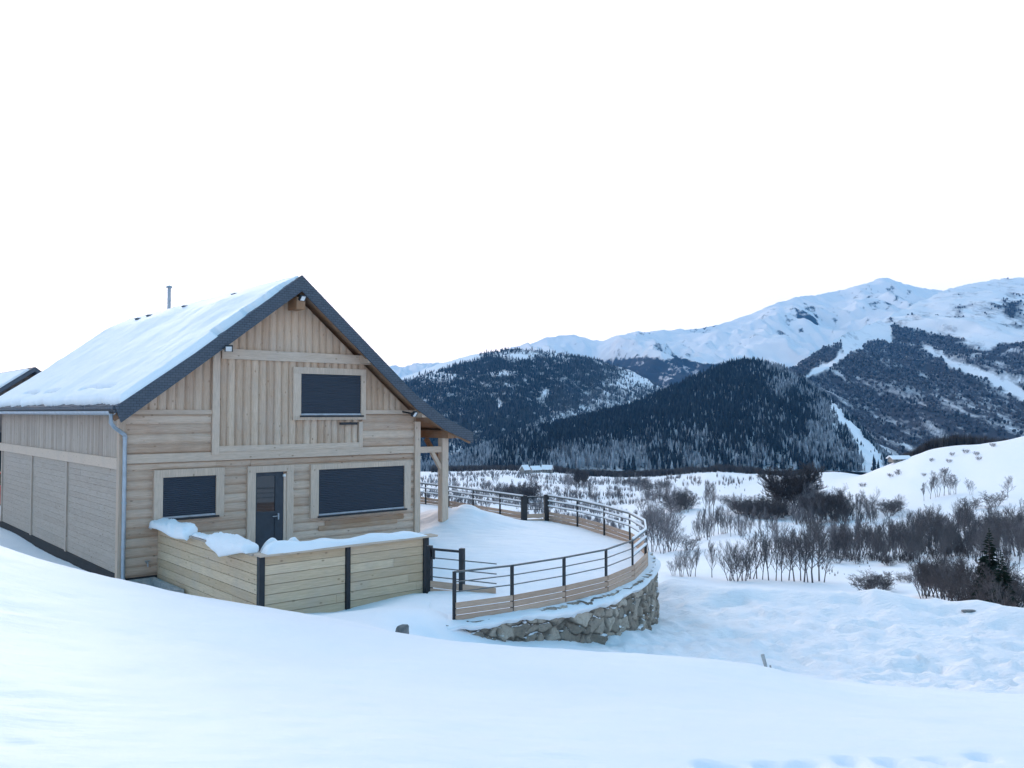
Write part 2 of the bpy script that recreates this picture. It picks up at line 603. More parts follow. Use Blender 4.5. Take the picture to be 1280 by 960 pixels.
def rbf_fit(pts, smooth=0.02):
    P = np.array(pts, float)
    xy, z = P[:, :2] / 10.0, P[:, 2]
    r = np.linalg.norm(xy[:, None] - xy[None], axis=2)
    K = np.where(r > 0, r * r * np.log(r + 1e-12), 0) + np.eye(len(P)) * smooth * 0.05
    Q = np.hstack([np.ones((len(P), 1)), xy])
    Mx = np.block([[K, Q], [Q.T, np.zeros((3, 3))]])
    sol = np.linalg.solve(Mx, np.concatenate([z, np.zeros(3)]))
    wts, c = sol[:-3], sol[-3:]

    def ev(x, y):
        sh = np.shape(x)
        x = np.ravel(x) / 10.0; y = np.ravel(y) / 10.0
        out = np.empty(len(x))
        for i in range(0, len(x), 20000):
            xx, yy = x[i:i + 20000], y[i:i + 20000]
            r2 = (xx[:, None] - xy[None, :, 0]) ** 2 + (yy[:, None] - xy[None, :, 1]) ** 2
            out[i:i + 20000] = (0.5 * r2 * np.log(r2 + 1e-12)) @ wts + c[0] + c[1] * xx + c[2] * yy
        return out.reshape(sh)
    return ev


def zpt(px, py, d):
    return tuple(at_d(px, py, d))


near_pts = [(0, 0, 1.88), (-3, 0, 2.1), (3, 0, 1.62), (0, -8, 2.3), (-10, -6, 3.4), (10, -6, 1.2), (-12, 0, 3.0), (10, 0, 0.9),
            (20, -4, -0.3), (18, 4, -0.8), (-22, 4, 3.4), (-24, 12, 2.4), (-30, 0, 4.4), (-20, -10, 4.3), (20, -12, 0.2),
            zpt(640, 958, 3.75), zpt(100, 958, 3.6), zpt(1180, 958, 4.1), zpt(1500, 940, 4.6)]
near_pts += [zpt(1060, 858, 9.6), zpt(1160, 868, 9.6), zpt(1280, 878, 9.6), zpt(1100, 858, 11.2), zpt(1280, 869, 11.2)]
near_pts += [zpt(-150, 640, 11.0), zpt(0, 686, 10.0), zpt(60, 706, 9.8), zpt(150, 729, 9.6), zpt(250, 753, 9.4), zpt(322, 767, 9.3), zpt(400, 779, 9.1),
             zpt(500, 796, 8.9), zpt(560, 807, 8.7), zpt(640, 811, 8.6), zpt(700, 816, 8.6), zpt(760, 819, 8.7), zpt(850, 825, 8.8), zpt(940, 832, 8.7),
             zpt(1040, 862, 8.0), zpt(1140, 876, 7.8), zpt(1280, 888, 7.8), zpt(1450, 900, 7.6)]
# mid of the slope
near_pts += [zpt(0, 760, 7.4), zpt(320, 830, 6.6), zpt(640, 870, 6.0), zpt(960, 890, 5.9), zpt(1280, 915, 5.8)]
# behind the crest, by the house
near_pts += [(-13.5, 20.2, -0.05), (-17.2, 25.4, 0.0), (-9.2, 16.6, -0.08), (-11, 15.0, 0.45), (-14, 15.5, 0.75), (-18, 19, 0.75), (-22, 24, 0.35), (-9.2, 13.4, 0.62),
             (-7.6, 16.2, -0.30), (-6.9, 16.6, -0.28), (-6.4, 14.6, 0.02), (-4.6, 13.9, 0.10), (-3.7, 14.4, 0.07), (-2.7, 15.3, -0.02), (-1.7, 16.2, 0.05),
             zpt(440, 772, 13.0), zpt(503, 797, 11.7), zpt(470, 785, 12.0), zpt(540, 760, 13.6), zpt(540, 788, 12.6),
             (-1.25, 14.0, 0.24), (-1.4, 15.4, 0.22), (-7, 19, -0.05), (-4, 17.5, -0.05), (-9, 22, -0.1), (-14, 28, -0.1), (-6, 24, -0.3), (-3.5, 20, -0.3)]
# below the terrace
near_pts += [(0.3, 16, -0.35), (0, 19, -0.8), (0.8, 21, -1.1), (-1, 24, -1.2), (-3, 28, -1.2)]
# foot of the stone wall
near_pts += [zpt(700, 810, 13.75), zpt(750, 806, 14.6), zpt(795, 796, 15.7), zpt(828, 785, 17.3), (3.85, 19.6, -1.05), (3.9, 21.5, -1.15), (3.5, 23.5, -1.25)]
# the trodden level and its outer bank
near_pts += [zpt(830, 812, 14.6), zpt(960, 822, 15.2), zpt(900, 800, 16.6), zpt(1000, 800, 16.7), zpt(1150, 830, 14.8), zpt(1280, 826, 15.0), zpt(1280, 862, 12.4),
             zpt(1120, 856, 12.6), zpt(1000, 840, 13.2), zpt(1280, 795, 17.4), zpt(900, 766, 19.2), zpt(1100, 775, 18.4), zpt(1420, 830, 15.4), zpt(1420, 800, 17)]
BERM = [(846, 728, 22.0), (900, 735, 21.3), (960, 740, 20.9), (1060, 743, 20.5), (1120, 748, 20.1), (1200, 753, 19.8), (1280, 768, 18.7), (1400, 790, 17.5)]
near_pts += [(5.2, 24.5, -1.7), (7, 24.4, -1.75), (9.5, 23.5, -1.9), (12.5, 22, -1.8), (15.5, 19.5, -1.7), (4.5, 27, -2.5), (8, 27.5, -2.9), (13, 26, -3.1), (18, 23, -2.9), (0, 30, -2.8), (2, 33, -3.8), (20, 12, -1.5), (26, 8, -1.8)]
_wt = np.gradient(WALL, axis=0); _wt /= np.linalg.norm(_wt, axis=1)[:, None]
for _i, _z in ((14, 0.24), (24, 0.10), (36, 0.0), (48, -0.10), (60, -0.18), (72, -0.24)):
    near_pts.append((WALL[_i, 0] + _wt[_i, 1] * 0.3, WALL[_i, 1] - _wt[_i, 0] * 0.3, _z))
near_f = rbf_fit(near_pts, 0.004)

# far table: rows of (distance: height), one column per photo column
FAR = {
    -700: {25: 4, 60: 10, 150: 25, 400: 60, 1000: 120, 2000: 200, 10000: 300},
    -60: {25: 0.1, 60: 0.2, 100: -3, 200: -15, 400: -35, 700: -51, 1000: -65, 1500: -95, 10000: -150},
    300: {25: -0.6, 40: -4, 60: -9, 110: -17, 190: -24, 330: -32.5, 460: -39, 700: -51, 1000: -66, 1500: -100, 10000: -150},
    640: {25: -1.3, 40: -6, 60: -11.5, 110: -18.0, 150: -21.3, 190: -24.4, 240: -27.1, 330: -32.5, 460: -38.8, 700: -51, 1000: -66, 1500: -100, 10000: -150},
    850: {25: -2.2, 40: -7, 60: -12, 110: -18.2, 150: -21.4, 190: -24.4, 240: -27.1, 330: -32.3, 460: -38.6, 700: -51, 1000: -66, 1500: -100, 10000: -150},
    960: {25: -2.2, 40: -7, 60: -12, 110: -18.2, 150: -21.8, 190: -24.8, 240: -28.1, 330: -33.2, 460: -39.0, 700: -50, 1000: -66, 1500: -100, 10000: -150},
    1050: {25: -2.4, 40: -7, 60: -12, 110: -18.5, 150: -23.1, 190: -26.6, 240: -29.9, 330: -34.4, 460: -38.0, 600: -42, 700: -41, 850: -60, 1000: -76, 1500: -105, 10000: -150},
    1150: {25: -2.6, 40: -6.5, 60: -11.5, 80: -14.5, 110: -17.8, 150: -22, 190: -25.2, 240: -27, 330: -27.6, 400: -22.5, 460: -15.3, 540: -24, 640: -50, 1000: -80, 1500: -105, 10000: -150},
    1280: {25: -3.2, 45: -7.1, 60: -10, 80: -13.1, 110: -16.2, 150: -19.9, 190: -21.6, 240: -21.4, 330: -15.5, 420: -4.6, 500: -14, 640: -45, 1000: -80, 1500: -105, 10000: -150},
    1700: {25: -3, 60: -8, 110: -11, 190: -10, 330: 6, 420: 22, 640: 15, 1000: -20, 1500: -60, 10000: -100},
}
_cols = sorted(FAR)
_lr = np.linspace(math.log(20), math.log(12000), 160)
_tab = np.array([np.interp(_lr, [math.log(k) for k in FAR[c]], list(FAR[c].values())) for c in _cols])
# the columns on an even axis, both directions smoothed so that no crease shows
_px_axis = np.linspace(-700, 1700, 161)
_tab2 = np.array([np.interp(_px_axis, _cols, _tab[:, j]) for j in range(_tab.shape[1])]).T
def _smooth(a, n, axis):
    k = np.hanning(n + 2)[1:-1]; k /= k.sum()
    pad = [(0, 0), (0, 0)]; pad[axis] = (n // 2, n // 2)
    b = np.pad(a, pad, mode='edge')
    return np.apply_along_axis(lambda q: np.convolve(q, k, 'valid'), axis, b)
_tab2 = _smooth(_smooth(_tab2, 7, 0), 5, 1)


def bil(px, lr):
    i = np.clip((px - _px_axis[0]) / (_px_axis[1] - _px_axis[0]), 0, len(_px_axis) - 1.001)
    j = np.clip((lr - _lr[0]) / (_lr[1] - _lr[0]), 0, len(_lr) - 1.001)
    i0, j0 = i.astype(int), j.astype(int)
    fi, fj = i - i0, j - j0
    return ((_tab2[i0, j0] * (1 - fi) + _tab2[i0 + 1, j0] * fi) * (1 - fj) + (_tab2[i0, j0 + 1] * (1 - fi) + _tab2[i0 + 1, j0 + 1] * fi) * fj)


_berm3 = np.array([at_d(*b) for b in BERM])
_berm, _ = resample(_berm3, 0.3)
PRINTS = [at_d(px, py, 0.99 * 1.66 * F / (py - 515)) for px, py in
          [(888, 950), (962, 944), (915, 956), (1000, 946), (1012, 938), (1068, 936), (1112, 930), (1060, 927), (1168, 923), (1228, 916), (1000, 958), (1190, 930), (1130, 938)]]


def height(x, y):
    x = np.asarray(x, float); y = np.asarray(y, float)
    r = np.hypot(x, y)
    ang = np.arctan2(x, np.where(np.abs(y) < 1e-9, 1e-9, y))
    angc = np.clip(ang, R(-52), R(45))
    d = np.where(y > 0, np.maximum(y, r * 0.62), r)
    far = bil(640 + F * np.tan(angc), np.log(np.maximum(d, 20.0)))
    far = far + d * 0.010 * fbm(x / (d * 0.12 + 8), y / (d * 0.12 + 8), 3, 4) * sstep(40, 90, r)
    fold = fbm(x / (d * 0.30 + 10) + 5.0, y / (d * 0.085 + 6) + 0.25 * x / (d * 0.3 + 10), 13, 3, 0.45)
    far = far + d * 0.017 * fold * sstep(70, 130, r) * sstep(900, 500, r)
    # white banks at the foot of the wood
    far = far + 9.0 * np.exp(-((y - 720) / 70.0) ** 2) * np.clip(fbm(x / 80.0 + 3.1, y / 300.0, 21, 2) + 0.15, 0, 1) * sstep(30, 60, x) * sstep(260, 200, x)
    wgt = sstep(24, 40, r)
    near = np.zeros_like(far)
    sel = wgt < 1
    if np.any(sel):
        xs, ys = x[sel], y[sel]
        zz = near_f(xs, ys)
        # bank ploughed up along the outer edge
        dmin = np.full(xs.shape, 1e9); zb = np.zeros(xs.shape)
        for k in range(0, len(_berm), 1):
            dd = np.hypot(xs - _berm[k, 0], ys - _berm[k, 1])
            m_ = dd < dmin
            dmin = np.where(m_, dd, dmin); zb = np.where(m_, _berm[k, 2], zb)
        wob = dmin + 0.35 * fbm(xs * 0.9, ys * 0.9, 31, 3)
        bw = np.exp(-(np.clip(wob, 0, 9) / 0.75) ** 2)
        lump = 0.42 * fbm(xs * 0.6, ys * 0.6, 33, 3)
        zz = np.where(dmin < 4, zz + np.maximum(zb - zz, 0) * bw * (1 + 0.0 * lump) + lump * bw * 0.55, zz)
        # trodden, driven-over snow on the level
        pxx = 640 + F * xs / np.maximum(ys, 1.0)
        flat = sstep(-0.2, -0.6, zz) * sstep(9.5, 11.5, ys) * sstep(24, 21.5, ys) * (1 - 0.6 * bw)
        zz = zz + flat * (0.13 * fbm(xs * 2.4, ys * 3.2, 41, 4, 0.65) + 0.10 * fbm(xs * 0.7 + ys * 0.3, ys * 2.4 - xs * 0.5, 42, 3) + 0.10 * fbm(xs * 0.35, ys * 0.8, 43, 2))
        # soft drifts on the slope
        zz = zz + (1 - flat) * (0.05 * fbm(xs * 0.35 + 0.2 * ys, ys * 0.55, 51, 3) + 0.018 * fbm(xs * 1.1, ys * 2.2, 52, 4, 0.6) + 0.006 * fbm(xs * 3.5 + ys, ys * 7.0, 53, 3, 0.6))
        for p in PRINTS:
            g = np.exp(-(((xs - p[0]) / 0.072) ** 2 + ((ys - p[1]) / 0.06) ** 2) ** 2)
            zz = zz - 0.045 * g
        near[sel] = zz
    return near * (1 - wgt) + far * wgt


def ground_at(px, py, dmin=24.0, dmax=2500.0):
    """where the sight line through a photo pixel meets the snow, marched outwards"""
    rdir = ray(px, py)
    ds = np.exp(np.linspace(math.log(dmin), math.log(dmax), 900))
    X = rdir[0] / rdir[1] * ds; Y = ds; Zr = EYE + rdir[2] / rdir[1] * ds
    H = height(X, Y)
    below = np.nonzero(Zr < H)[0]
    k = below[0] if len(below) else len(ds) - 1
    return np.array([X[k], Y[k], float(H[k])])


# ------------------------------------------------------------------ ground sheet
ang_f = np.arange(-42, 42.001, 0.28)
ang_b = np.concatenate([np.arange(45, 316, 3.0)])
angs = np.radians(np.concatenate([ang_f, ang_b]))
rad = np.exp(np.concatenate([np.arange(math.log(0.6), math.log(60), 0.0095), np.arange(math.log(60), math.log(1600), 0.0125), np.linspace(math.log(1600), math.log(9000), 40)]))
RR, AA = np.meshgrid(rad, angs, indexing='ij')
GX, GY = RR * np.sin(AA), RR * np.cos(AA)
GZ = height(GX, GY)
_tr = sstep(-0.2, -0.6, GZ) * sstep(10.5, 12, GY) * sstep(24, 21.0, GY) * sstep(40, 34, RR)
ground = grid_mesh('snow_ground', GX, GY, GZ, M['ground_snow'], wrap=True, flip=True, attrs={'trodden': _tr})
tag(ground, 'smooth snow covered slope and valley floor', 'ground', kind='structure')

# ------------------------------------------------------------------ mountains
def ridge_mountain(name, mat, ridge_px, foot_px, back, n_s=420, n_f=150, n_b=14, rough=0.05, seed=0, prof=1.15, wood=None, gully=1.0):
    """ridge_px: (px, py, distance) along the crest; foot_px: (px, py, distance) along the foot nearer the camera"""
    Rg = np.array([at_d(*p) for p in ridge_px]); Ft = np.array([at_d(*p) for p in foot_px])
    q = np.linspace(0, 1, n_s)
    rp = np.array([p[0] for p in ridge_px], float); fp = np.array([p[0] for p in foot_px], float)
    rp = (rp - rp[0]) / (rp[-1] - rp[0]); fp = (fp - fp[0]) / (fp[-1] - fp[0])
    Rc = np.stack([np.interp(q, rp, Rg[:, k]) for k in range(3)], 1)
    Fc = np.stack([np.interp(q, fp, Ft[:, k]) for k in range(3)], 1)
    for a in (Rc, Fc):
        for k in range(3): a[:, k] = np.convolve(np.pad(a[:, k], 6, mode='edge'), np.hanning(15)[1:-1] / np.hanning(15)[1:-1].sum(), 'valid')
    t = np.concatenate([np.linspace(0, 1, n_f), 1 + np.linspace(0, 1, n_b + 1)[1:]])
    T = t[:, None]
    Bc = Rc.copy(); Bc[:, 1] += back; Bc[:, 0] *= (Rc[:, 1] + back) / Rc[:, 1]; Bc[:, 2] = Fc[:, 2]
    Tf = np.clip(T, 0, 1); Tb = np.clip(T - 1, 0, 1)
    P = Fc[None] * (1 - Tf[..., None]) + Rc[None] * Tf[..., None]
    P = P * (1 - Tb[..., None]) + Bc[None] * Tb[..., None]
    X, Y = P[..., 0], P[..., 1]
    Hh = (Rc[:, 2] - Fc[:, 2])[None]
    rise = np.where(T <= 1, Tf ** prof, (1 - Tb) ** 1.2)
    Z = Fc[None, :, 2] + Hh * rise
    size = float(np.abs(Rc[:, 2] - Fc[:, 2]).max())
    k = 1.0 / (size * 0.9)
    spur = 1 - 2 * np.abs(fbm(X * k * 1.6 + 0.35 * Y * k, Y * k * 0.55, seed, 5, 0.52))
    amp = np.where(T <= 1, np.sin(np.pi * Tf) ** 0.7, 0.5 * np.sin(np.pi * Tb)) * size * rough
    spur2 = 1 - 2 * np.abs(fbm(X * k * 6 + 1.5 * Y * k, Y * k * 1.6, seed + 3, 4, 0.55))
    Z = Z + amp * (spur - 0.62) * gully + amp * 0.22 * (spur2 - 0.62) * gully
    crest = np.exp(-((T - 1) / 0.05) ** 2) * size * 0.012
    Z = Z + crest * fbm(X * k * 14, Y * 0, seed + 5, 4, 0.6)
    px, py = project(X, Y, Z)
    wd = wood(px, py, X, Y, Z, np.broadcast_to(T, X.shape)) if wood else np.zeros_like(X)
    o = grid_mesh(name, X, Y, Z, mat, attrs={'wood': np.clip(wd, 0, 1)}, flip=False)
    return o, X, Y, Z, wd


def pl(px, pts):
    return np.interp(px, [p[0] for p in pts], [p[1] for p in pts])


def blob(px, py, cx, cy, rx, ry):
    return np.exp(-(((px - cx) / rx) ** 2 + ((py - cy) / ry) ** 2))


# the far white range
def wood_far(px, py, X, Y, Z, T):
    n = fbm(X / 260, Y / 400, 61, 5, 0.6)
    fine = fbm(X / 55, Y / 160, 66, 4, 0.65)
    rocks = 0.10 + 0.34 * sstep(0.05, 0.55, n) + 0.30 * fine
    for cx, cy, rx, ry in [(1022, 398, 18, 9), (978, 420, 16, 11), (1000, 412, 12, 8), (1045, 403, 9, 5), (1115, 375, 8, 6), (800, 418, 12, 4), (855, 434, 10, 3), (895, 425, 14, 5), (1000, 385, 25, 5)]:
        rocks = rocks + 0.36 * blob(px, py, cx, cy, rx, ry) * (0.55 + 1.6 * fbm(X / 70, Z / 60, 62, 3))
    low = sstep(pl(px, [(700, 452), (800, 446), (860, 446), (960, 452), (1000, 452)]), pl(px, [(700, 458), (800, 452), (860, 454), (960, 462), (1000, 462)]), py + 10 * fbm(X / 150, Z / 90, 63, 3))
    return rocks * 0.9 + 0.6 * low * (px > 690)


far_range, fx, fy, fz, fwd_ = ridge_mountain(
    'snowy_mountain_range', mat_mountain('far_mountain_snow', (0.035, 0.042, 0.055), tex=0.034, soft=0.14),
    [(300, 470, 9000), (480, 462, 8600), (600, 452, 8000), (655, 432, 7600), (690, 420, 7400), (718, 418, 7400), (752, 428, 7400), (772, 422, 7300), (792, 415, 7200), (832, 413, 7200), (880, 410, 7200),
     (920, 400, 7200), (960, 383, 7200), (990, 372, 7200), (1020, 368, 7200), (1060, 361, 7200), (1092, 350, 7200), (1106, 347, 7200), (1128, 353, 7200), (1160, 361, 7200), (1195, 366, 7200), (1290, 372, 7200), (1500, 350, 7200)],
    [(200, 520, 4200), (700, 500, 4200), (1000, 500, 4200), (1550, 510, 4200)], 2500, n_s=900, n_f=320, rough=0.22, seed=71, wood=wood_far, prof=1.05)
tag(far_range, 'white snow covered mountain range on the skyline', 'mountains', kind='structure')


# the right massif: white above, brown wood below
def wood_right(px, py, X, Y, Z, T):
    jag = 7 * fbm(X / 90, Z / 60, 81, 4, 0.6)
    top1 = pl(px, [(960, 470), (985, 462), (1000, 452), (1030, 430), (1052, 426), (1056, 440), (1064, 437), (1100, 426), (1135, 427), (1160, 432), (1200, 442), (1280, 436), (1400, 430)])
    w1 = sstep(-2, 5, py + jag - top1)
    band = sstep(-3, 4, py + jag - pl(px, [(1115, 402), (1160, 415), (1185, 421), (1210, 429), (1235, 432), (1280, 431), (1400, 425)])) * sstep(1108, 1120, px) * 0.85
    sc1 = pl(px, [(1150, 430), (1192, 455), (1235, 471), (1280, 494), (1400, 550)])
    strip = np.exp(-((py - sc1 + 5 * fbm(px / 9.0, py / 9.0, 88, 3)) / pl(px, [(1150, 2), (1200, 5), (1240, 6), (1280, 9)])) ** 2) * sstep(1148, 1165, px)
    sc2 = pl(py, [(425, 1062), (440, 1058), (450, 1048), (465, 1020), (472, 1005)])
    strip2 = np.exp(-((px - sc2 + 9 * fbm(px / 8.0, py / 8.0, 89, 3)) / 7.0) ** 2) * sstep(478, 466, py) * sstep(420, 432, py)
    sk = fbm((py - 0.72 * px) / 5.0, (px + 0.72 * py) / 55.0, 87, 4, 0.6)
    body = np.maximum((0.93 + 0.55 * np.minimum(sk, 0.05)) * w1 * (0.88 + 0.5 * fbm(X / 60 + Z / 80, Z / 200, 83, 3)), band * (1 - w1))
    body = body * (1 - strip) * (1 - 0.95 * strip2)
    rock = 0.12 + 0.25 * sstep(0.1, 0.5, fbm(X / 160, Y / 300, 84, 4)) + 0.28 * fbm(X / 45, Y / 120, 86, 4, 0.65) + 0.45 * (blob(px, py, 1265, 385, 12, 22) + blob(px, py, 1200, 385, 7, 10) + blob(px, py, 1112, 400, 9, 4)) * (0.5 + 1.5 * fbm(X / 60, Z / 60, 85, 3))
    return np.maximum(body, rock * (1 - w1))


rt_m, rx_, ry_, rz_, rw_ = ridge_mountain(
    'wooded_mountain', mat_mountain('right_mountain_woods', (0.060, 0.058, 0.066), tex=0.05, streak_rot=R(38), soft=0.3),
    [(960, 474, 3000), (985, 463, 3100), (1005, 450, 3300), (1030, 431, 3500), (1060, 417, 3700), (1110, 396, 4100), (1160, 373, 4700), (1196, 357, 5100), (1240, 350, 5300), (1285, 347, 5400), (1400, 330, 5400), (1700, 330, 5400)],
    [(930, 560, 2100), (1050, 585, 2000), (1150, 582, 1950), (1280, 578, 1900), (1750, 570, 1900)], 2200, n_s=520, n_f=240, rough=0.085, seed=91, wood=wood_right, prof=0.92)
tag(rt_m, 'mountain with brown woods below and snow above', 'mountain', kind='structure')


# the left dark mountain
def wood_left(px, py, X, Y, Z, T):
    jag = 8 * fbm(X / 80, Z / 50, 101, 4, 0.6)
    w_ = 0.74 + 0 * px
    mixed = sstep(pl(py, [(440, 770), (470, 760), (500, 720), (530, 640)]), pl(py, [(440, 790), (470, 785), (500, 760), (530, 690)]), px + jag)
    w_ = w_ - 0.22 * mixed - 0.30 * np.clip(fbm((px + 0.5 * py) / 16.0, (py - 0.35 * px) / 4.0, 104, 4, 0.6), 0, 1)
    cap = sstep(8, 0, py - pl(px, [(500, 472), (545, 458), (590, 445), (640, 440), (690, 444), (740, 448), (790, 462)]) + jag * 0.6)
    w_ = w_ - 0.55 * cap * (px < 600) - 0.18 * cap
    w_ = w_ - 0.5 * blob(px, py, 650, 446, 22, 5) - 0.45 * blob(px, py, 630, 467, 16, 4) - 0.5 * blob(px, py, 680, 492, 5, 5) - 0.5 * blob(px, py, 624, 506, 3, 5) - 0.4 * blob(px, py, 540, 470, 30, 8) - 0.3 * blob(px, py, 800, 475, 22, 8)
    w_ = w_ - 0.7 * blob(px, py, 572, 575, 16, 18) * (0.6 + fbm(X / 30, Z / 30, 103, 3))
    return w_


lf_m, lx_, ly_, lz_, lw_ = ridge_mountain(
    'dark_wooded_mountain', mat_mountain('left_mountain_woods', (0.030, 0.038, 0.042), tex=0.05, soft=0.22),
    [(250, 500, 2700), (400, 490, 2800), (480, 480, 2900), (512, 469, 3000), (545, 456, 3000), (590, 443, 3000), (640, 436, 3000), (690, 440, 3000), (740, 448, 2950), (790, 464, 2900), (830, 486, 2800), (860, 502, 2700), (920, 530, 2600)],
    [(200, 600, 1500), (520, 604, 1450), (600, 596, 1500), (760, 585, 1700), (950, 575, 1900)], 1500, n_s=420, n_f=200, rough=0.07, seed=111, wood=wood_left, prof=1.0)
tag(lf_m, 'dark wooded mountain with thin snow on its crest', 'mountain', kind='structure')


# the near pyramid-shaped hill
def strip_hill(px, py):
    c = pl(py, [(500, 1040), (520, 1050), (545, 1070), (575, 1092)])
    c = c + 9 * fbm(px / 9.0, py / 9.0, 90, 3)
    return np.exp(-((px - c) / pl(py, [(498, 4), (520, 8), (560, 16), (580, 16)])) ** 2) * sstep(494, 506, py)


def wood_hill(px, py, X, Y, Z, T):
    return 0.55 - 0.55 * strip_hill(px, py) - 0.4 * blob(px, py, 985, 470, 20, 10)


hill, hx, hy, hz, hw = ridge_mountain(
    'forested_hill', mat_mountain('near_hill_snow', (0.055, 0.058, 0.06), tex=0.06, soft=0.3),
    [(470, 592, 1250), (560, 580, 1320), (610, 560, 1380), (660, 541, 1450), (700, 532, 1500), (740, 522, 1560), (790, 509, 1620), (830, 492, 1680), (865, 476, 1720), (900, 460, 1750), (928, 453, 1760), (950, 453, 1760), (975, 459, 1760),
     (1005, 476, 1740), (1030, 492, 1720), (1050, 509, 1690), (1075, 536, 1650), (1100, 565, 1600), (1125, 588, 1560)],
    [(440, 606, 1050), (560, 598, 1040), (700, 589, 1030), (900, 588, 1020), (1010, 588, 1020), (1080, 590, 1080), (1150, 602, 1150)], 900, n_s=420, n_f=170, rough=0.05, seed=131, wood=wood_hill, prof=0.95)
tag(hill, 'pyramid shaped hill under conifers', 'hill', kind='structure')


# ------------------------------------------------------------------ far-off woods: thousands of small crowns, one mass each
def conifer_template(tiers=3, sides=6, jit=0.2):
    v, f = [], []
    for k in range(tiers):
        z0 = 0.08 + 0.78 * k / tiers; z1 = min(1.0, z0 + 1.15 / tiers + 0.12)
        if k == tiers - 1: z1 = 1.0
        r = 0.19 * (1 - 0.8 * k / tiers)
        b = len(v)
        for i in range(sides):
            a = 2 * math.pi * (i + 0.5 * k) / sides
            rr = r * (1 + jit * (rnd.random() - 0.5) * 2)
            v.append((rr * math.cos(a), rr * math.sin(a), z0 - 0.04 * rnd.random()))
        v.append((0, 0, z1))
        for i in range(sides): f.append((b + i, b + (i + 1) % sides, b + sides))
    return np.array(v), np.array(f)


def round_template(sides=5):
    v = [(0, 0, 0)]; f = []
    for z, r in ((0.25, 0.20), (0.62, 0.27), (0.9, 0.14)):
        for i in range(sides):
            a = 2 * math.pi * (i + z) / sides
            v.append((r * (0.7 + 0.6 * rnd.random()) * math.cos(a), r * (0.7 + 0.6 * rnd.random()) * math.sin(a), z + 0.1 * (rnd.random() - 0.5)))
    v.append((0, 0, 1.02))
    for i in range(sides):
        j = (i + 1) % sides
        f.append((0, 1 + j, 1 + i))
        for k in range(2):
            a, b = 1 + k * sides, 1 + (k + 1) * sides
            f.append((a + i, a + j, b + j)); f.append((a + i, b + j, b + i))
        f.append((1 + 2 * sides + i, 1 + 2 * sides + j, 1 + 3 * sides))
    return np.array(v), np.array(f)


def scatter(name, pts, hts, tones, mat, templates, label, cat, wid=1.0):
    cos_, fs_, tn_ = [], [], []
    base = 0
    n = len(pts)
    which = rng.integers(0, len(templates), n)
    rot = rng.random(n) * 6.283
    for k, (tv, tf) in enumerate(templates):
        ids = np.nonzero(which == k)[0]
        if not len(ids): continue
        c, s = np.cos(rot[ids])[:, None], np.sin(rot[ids])[:, None]
        wv = (wid * (0.8 + 0.5 * rng.random(len(ids))))[:, None]
        h = hts[ids][:, None]
        X = (tv[None, :, 0] * c - tv[None, :, 1] * s) * h * wv + pts[ids, 0][:, None]
        Y = (tv[None, :, 0] * s + tv[None, :, 1] * c) * h * wv + pts[ids, 1][:, None]
        Z = tv[None, :, 2] * h + pts[ids, 2][:, None]
        cos_.append(np.stack([X, Y, Z], -1).reshape(-1, 3))
        off = (np.arange(len(ids)) * len(tv))[:, None, None] + base
        fs_.append((tf[None] + off).reshape(-1, 3))
        tn_.append(np.repeat(tones[ids], len(tf)))
        base += len(ids) * len(tv)
    me = bpy.data.meshes.new(name)
    fast_mesh(me, np.concatenate(cos_), np.concatenate(fs_))
    at = me.attributes.new('tone', 'FLOAT', 'FACE')
    at.data.foreach_set('value', np.concatenate(tn_).astype(np.float32))
    me.materials.append(mat)
    o = bpy.data.objects.new(name, me); COL.objects.link(o)
    return tag(o, label, cat, kind='stuff')


def pick_on(X, Y, Z, n, tmax=1.0):
    """random points on the grid of a hill, even by area"""
    N, Mm = X.shape
    a = np.sqrt(np.gradient(X, axis=1) ** 2 + np.gradient(Y, axis=1) ** 2) * np.sqrt(np.gradient(X, axis=0) ** 2 + np.gradient(Y, axis=0) ** 2 + np.gradient(Z, axis=0) ** 2)
    a[int(N * tmax):] = 0
    a[-1] = 0; a[:, -1] = 0
    p = a.ravel() / a.sum()
    idx = rng.choice(N * Mm, n, p=p)
    i, j = idx // Mm, idx % Mm
    u_, w_ = rng.random(n), rng.random(n)
    out = []
    for C in (X, Y, Z):
        out.append((C[i, j] * (1 - u_) + C[i + 1, j] * u_) * (1 - w_) + (C[i, j + 1] * (1 - u_) + C[i + 1, j + 1] * u_) * w_)
    return np.stack(out, 1)


def twig_template(seed):
    r_ = random.Random(seed); v, f = [], []
    for k in range(40):
        a = r_.random() * 6.283; l = r_.uniform(0.35, 1.0); sp_ = r_.uniform(0.05, 0.32); x0 = r_.uniform(-0.08, 0.08)
        p0 = Vector((x0, x0 * 0.6, 0.35 * r_.random())); p1 = Vector((math.cos(a) * sp_, math.sin(a) * sp_, l))
        s_ = Vector((-math.sin(a), math.cos(a), 0)) * 0.0085; b = len(v)
        v += [tuple(p0 - s_), tuple(p0 + s_), tuple(p1)]; f.append((b, b + 1, b + 2))
    return np.array(v), np.array(f)
TW = [twig_template(k) for k in range(5)]
CT = [conifer_template(3, 6) for _ in range(4)]
RT = [round_template() for _ in range(4)]
p = pick_on(hx, hy, hz, 36000, 171 / 184)
px, py = project(p[:, 0], p[:, 1], p[:, 2])
patch = fbm(p[:, 0] / 38, p[:, 2] / 26, 141, 4, 0.6)
crest_y = pl(px, [(560, 580), (660, 541), (740, 522), (790, 509), (830, 492), (865, 476), (900, 460), (928, 453), (950, 453), (975, 459), (1005, 476), (1050, 509), (1100, 565)])
frac = np.clip((py - crest_y) / np.maximum(588 - crest_y, 5), 0, 1)
open_ = 0.62 * sstep(0.35, 0.75, frac) + 0.55 * sstep(720, 640, px)
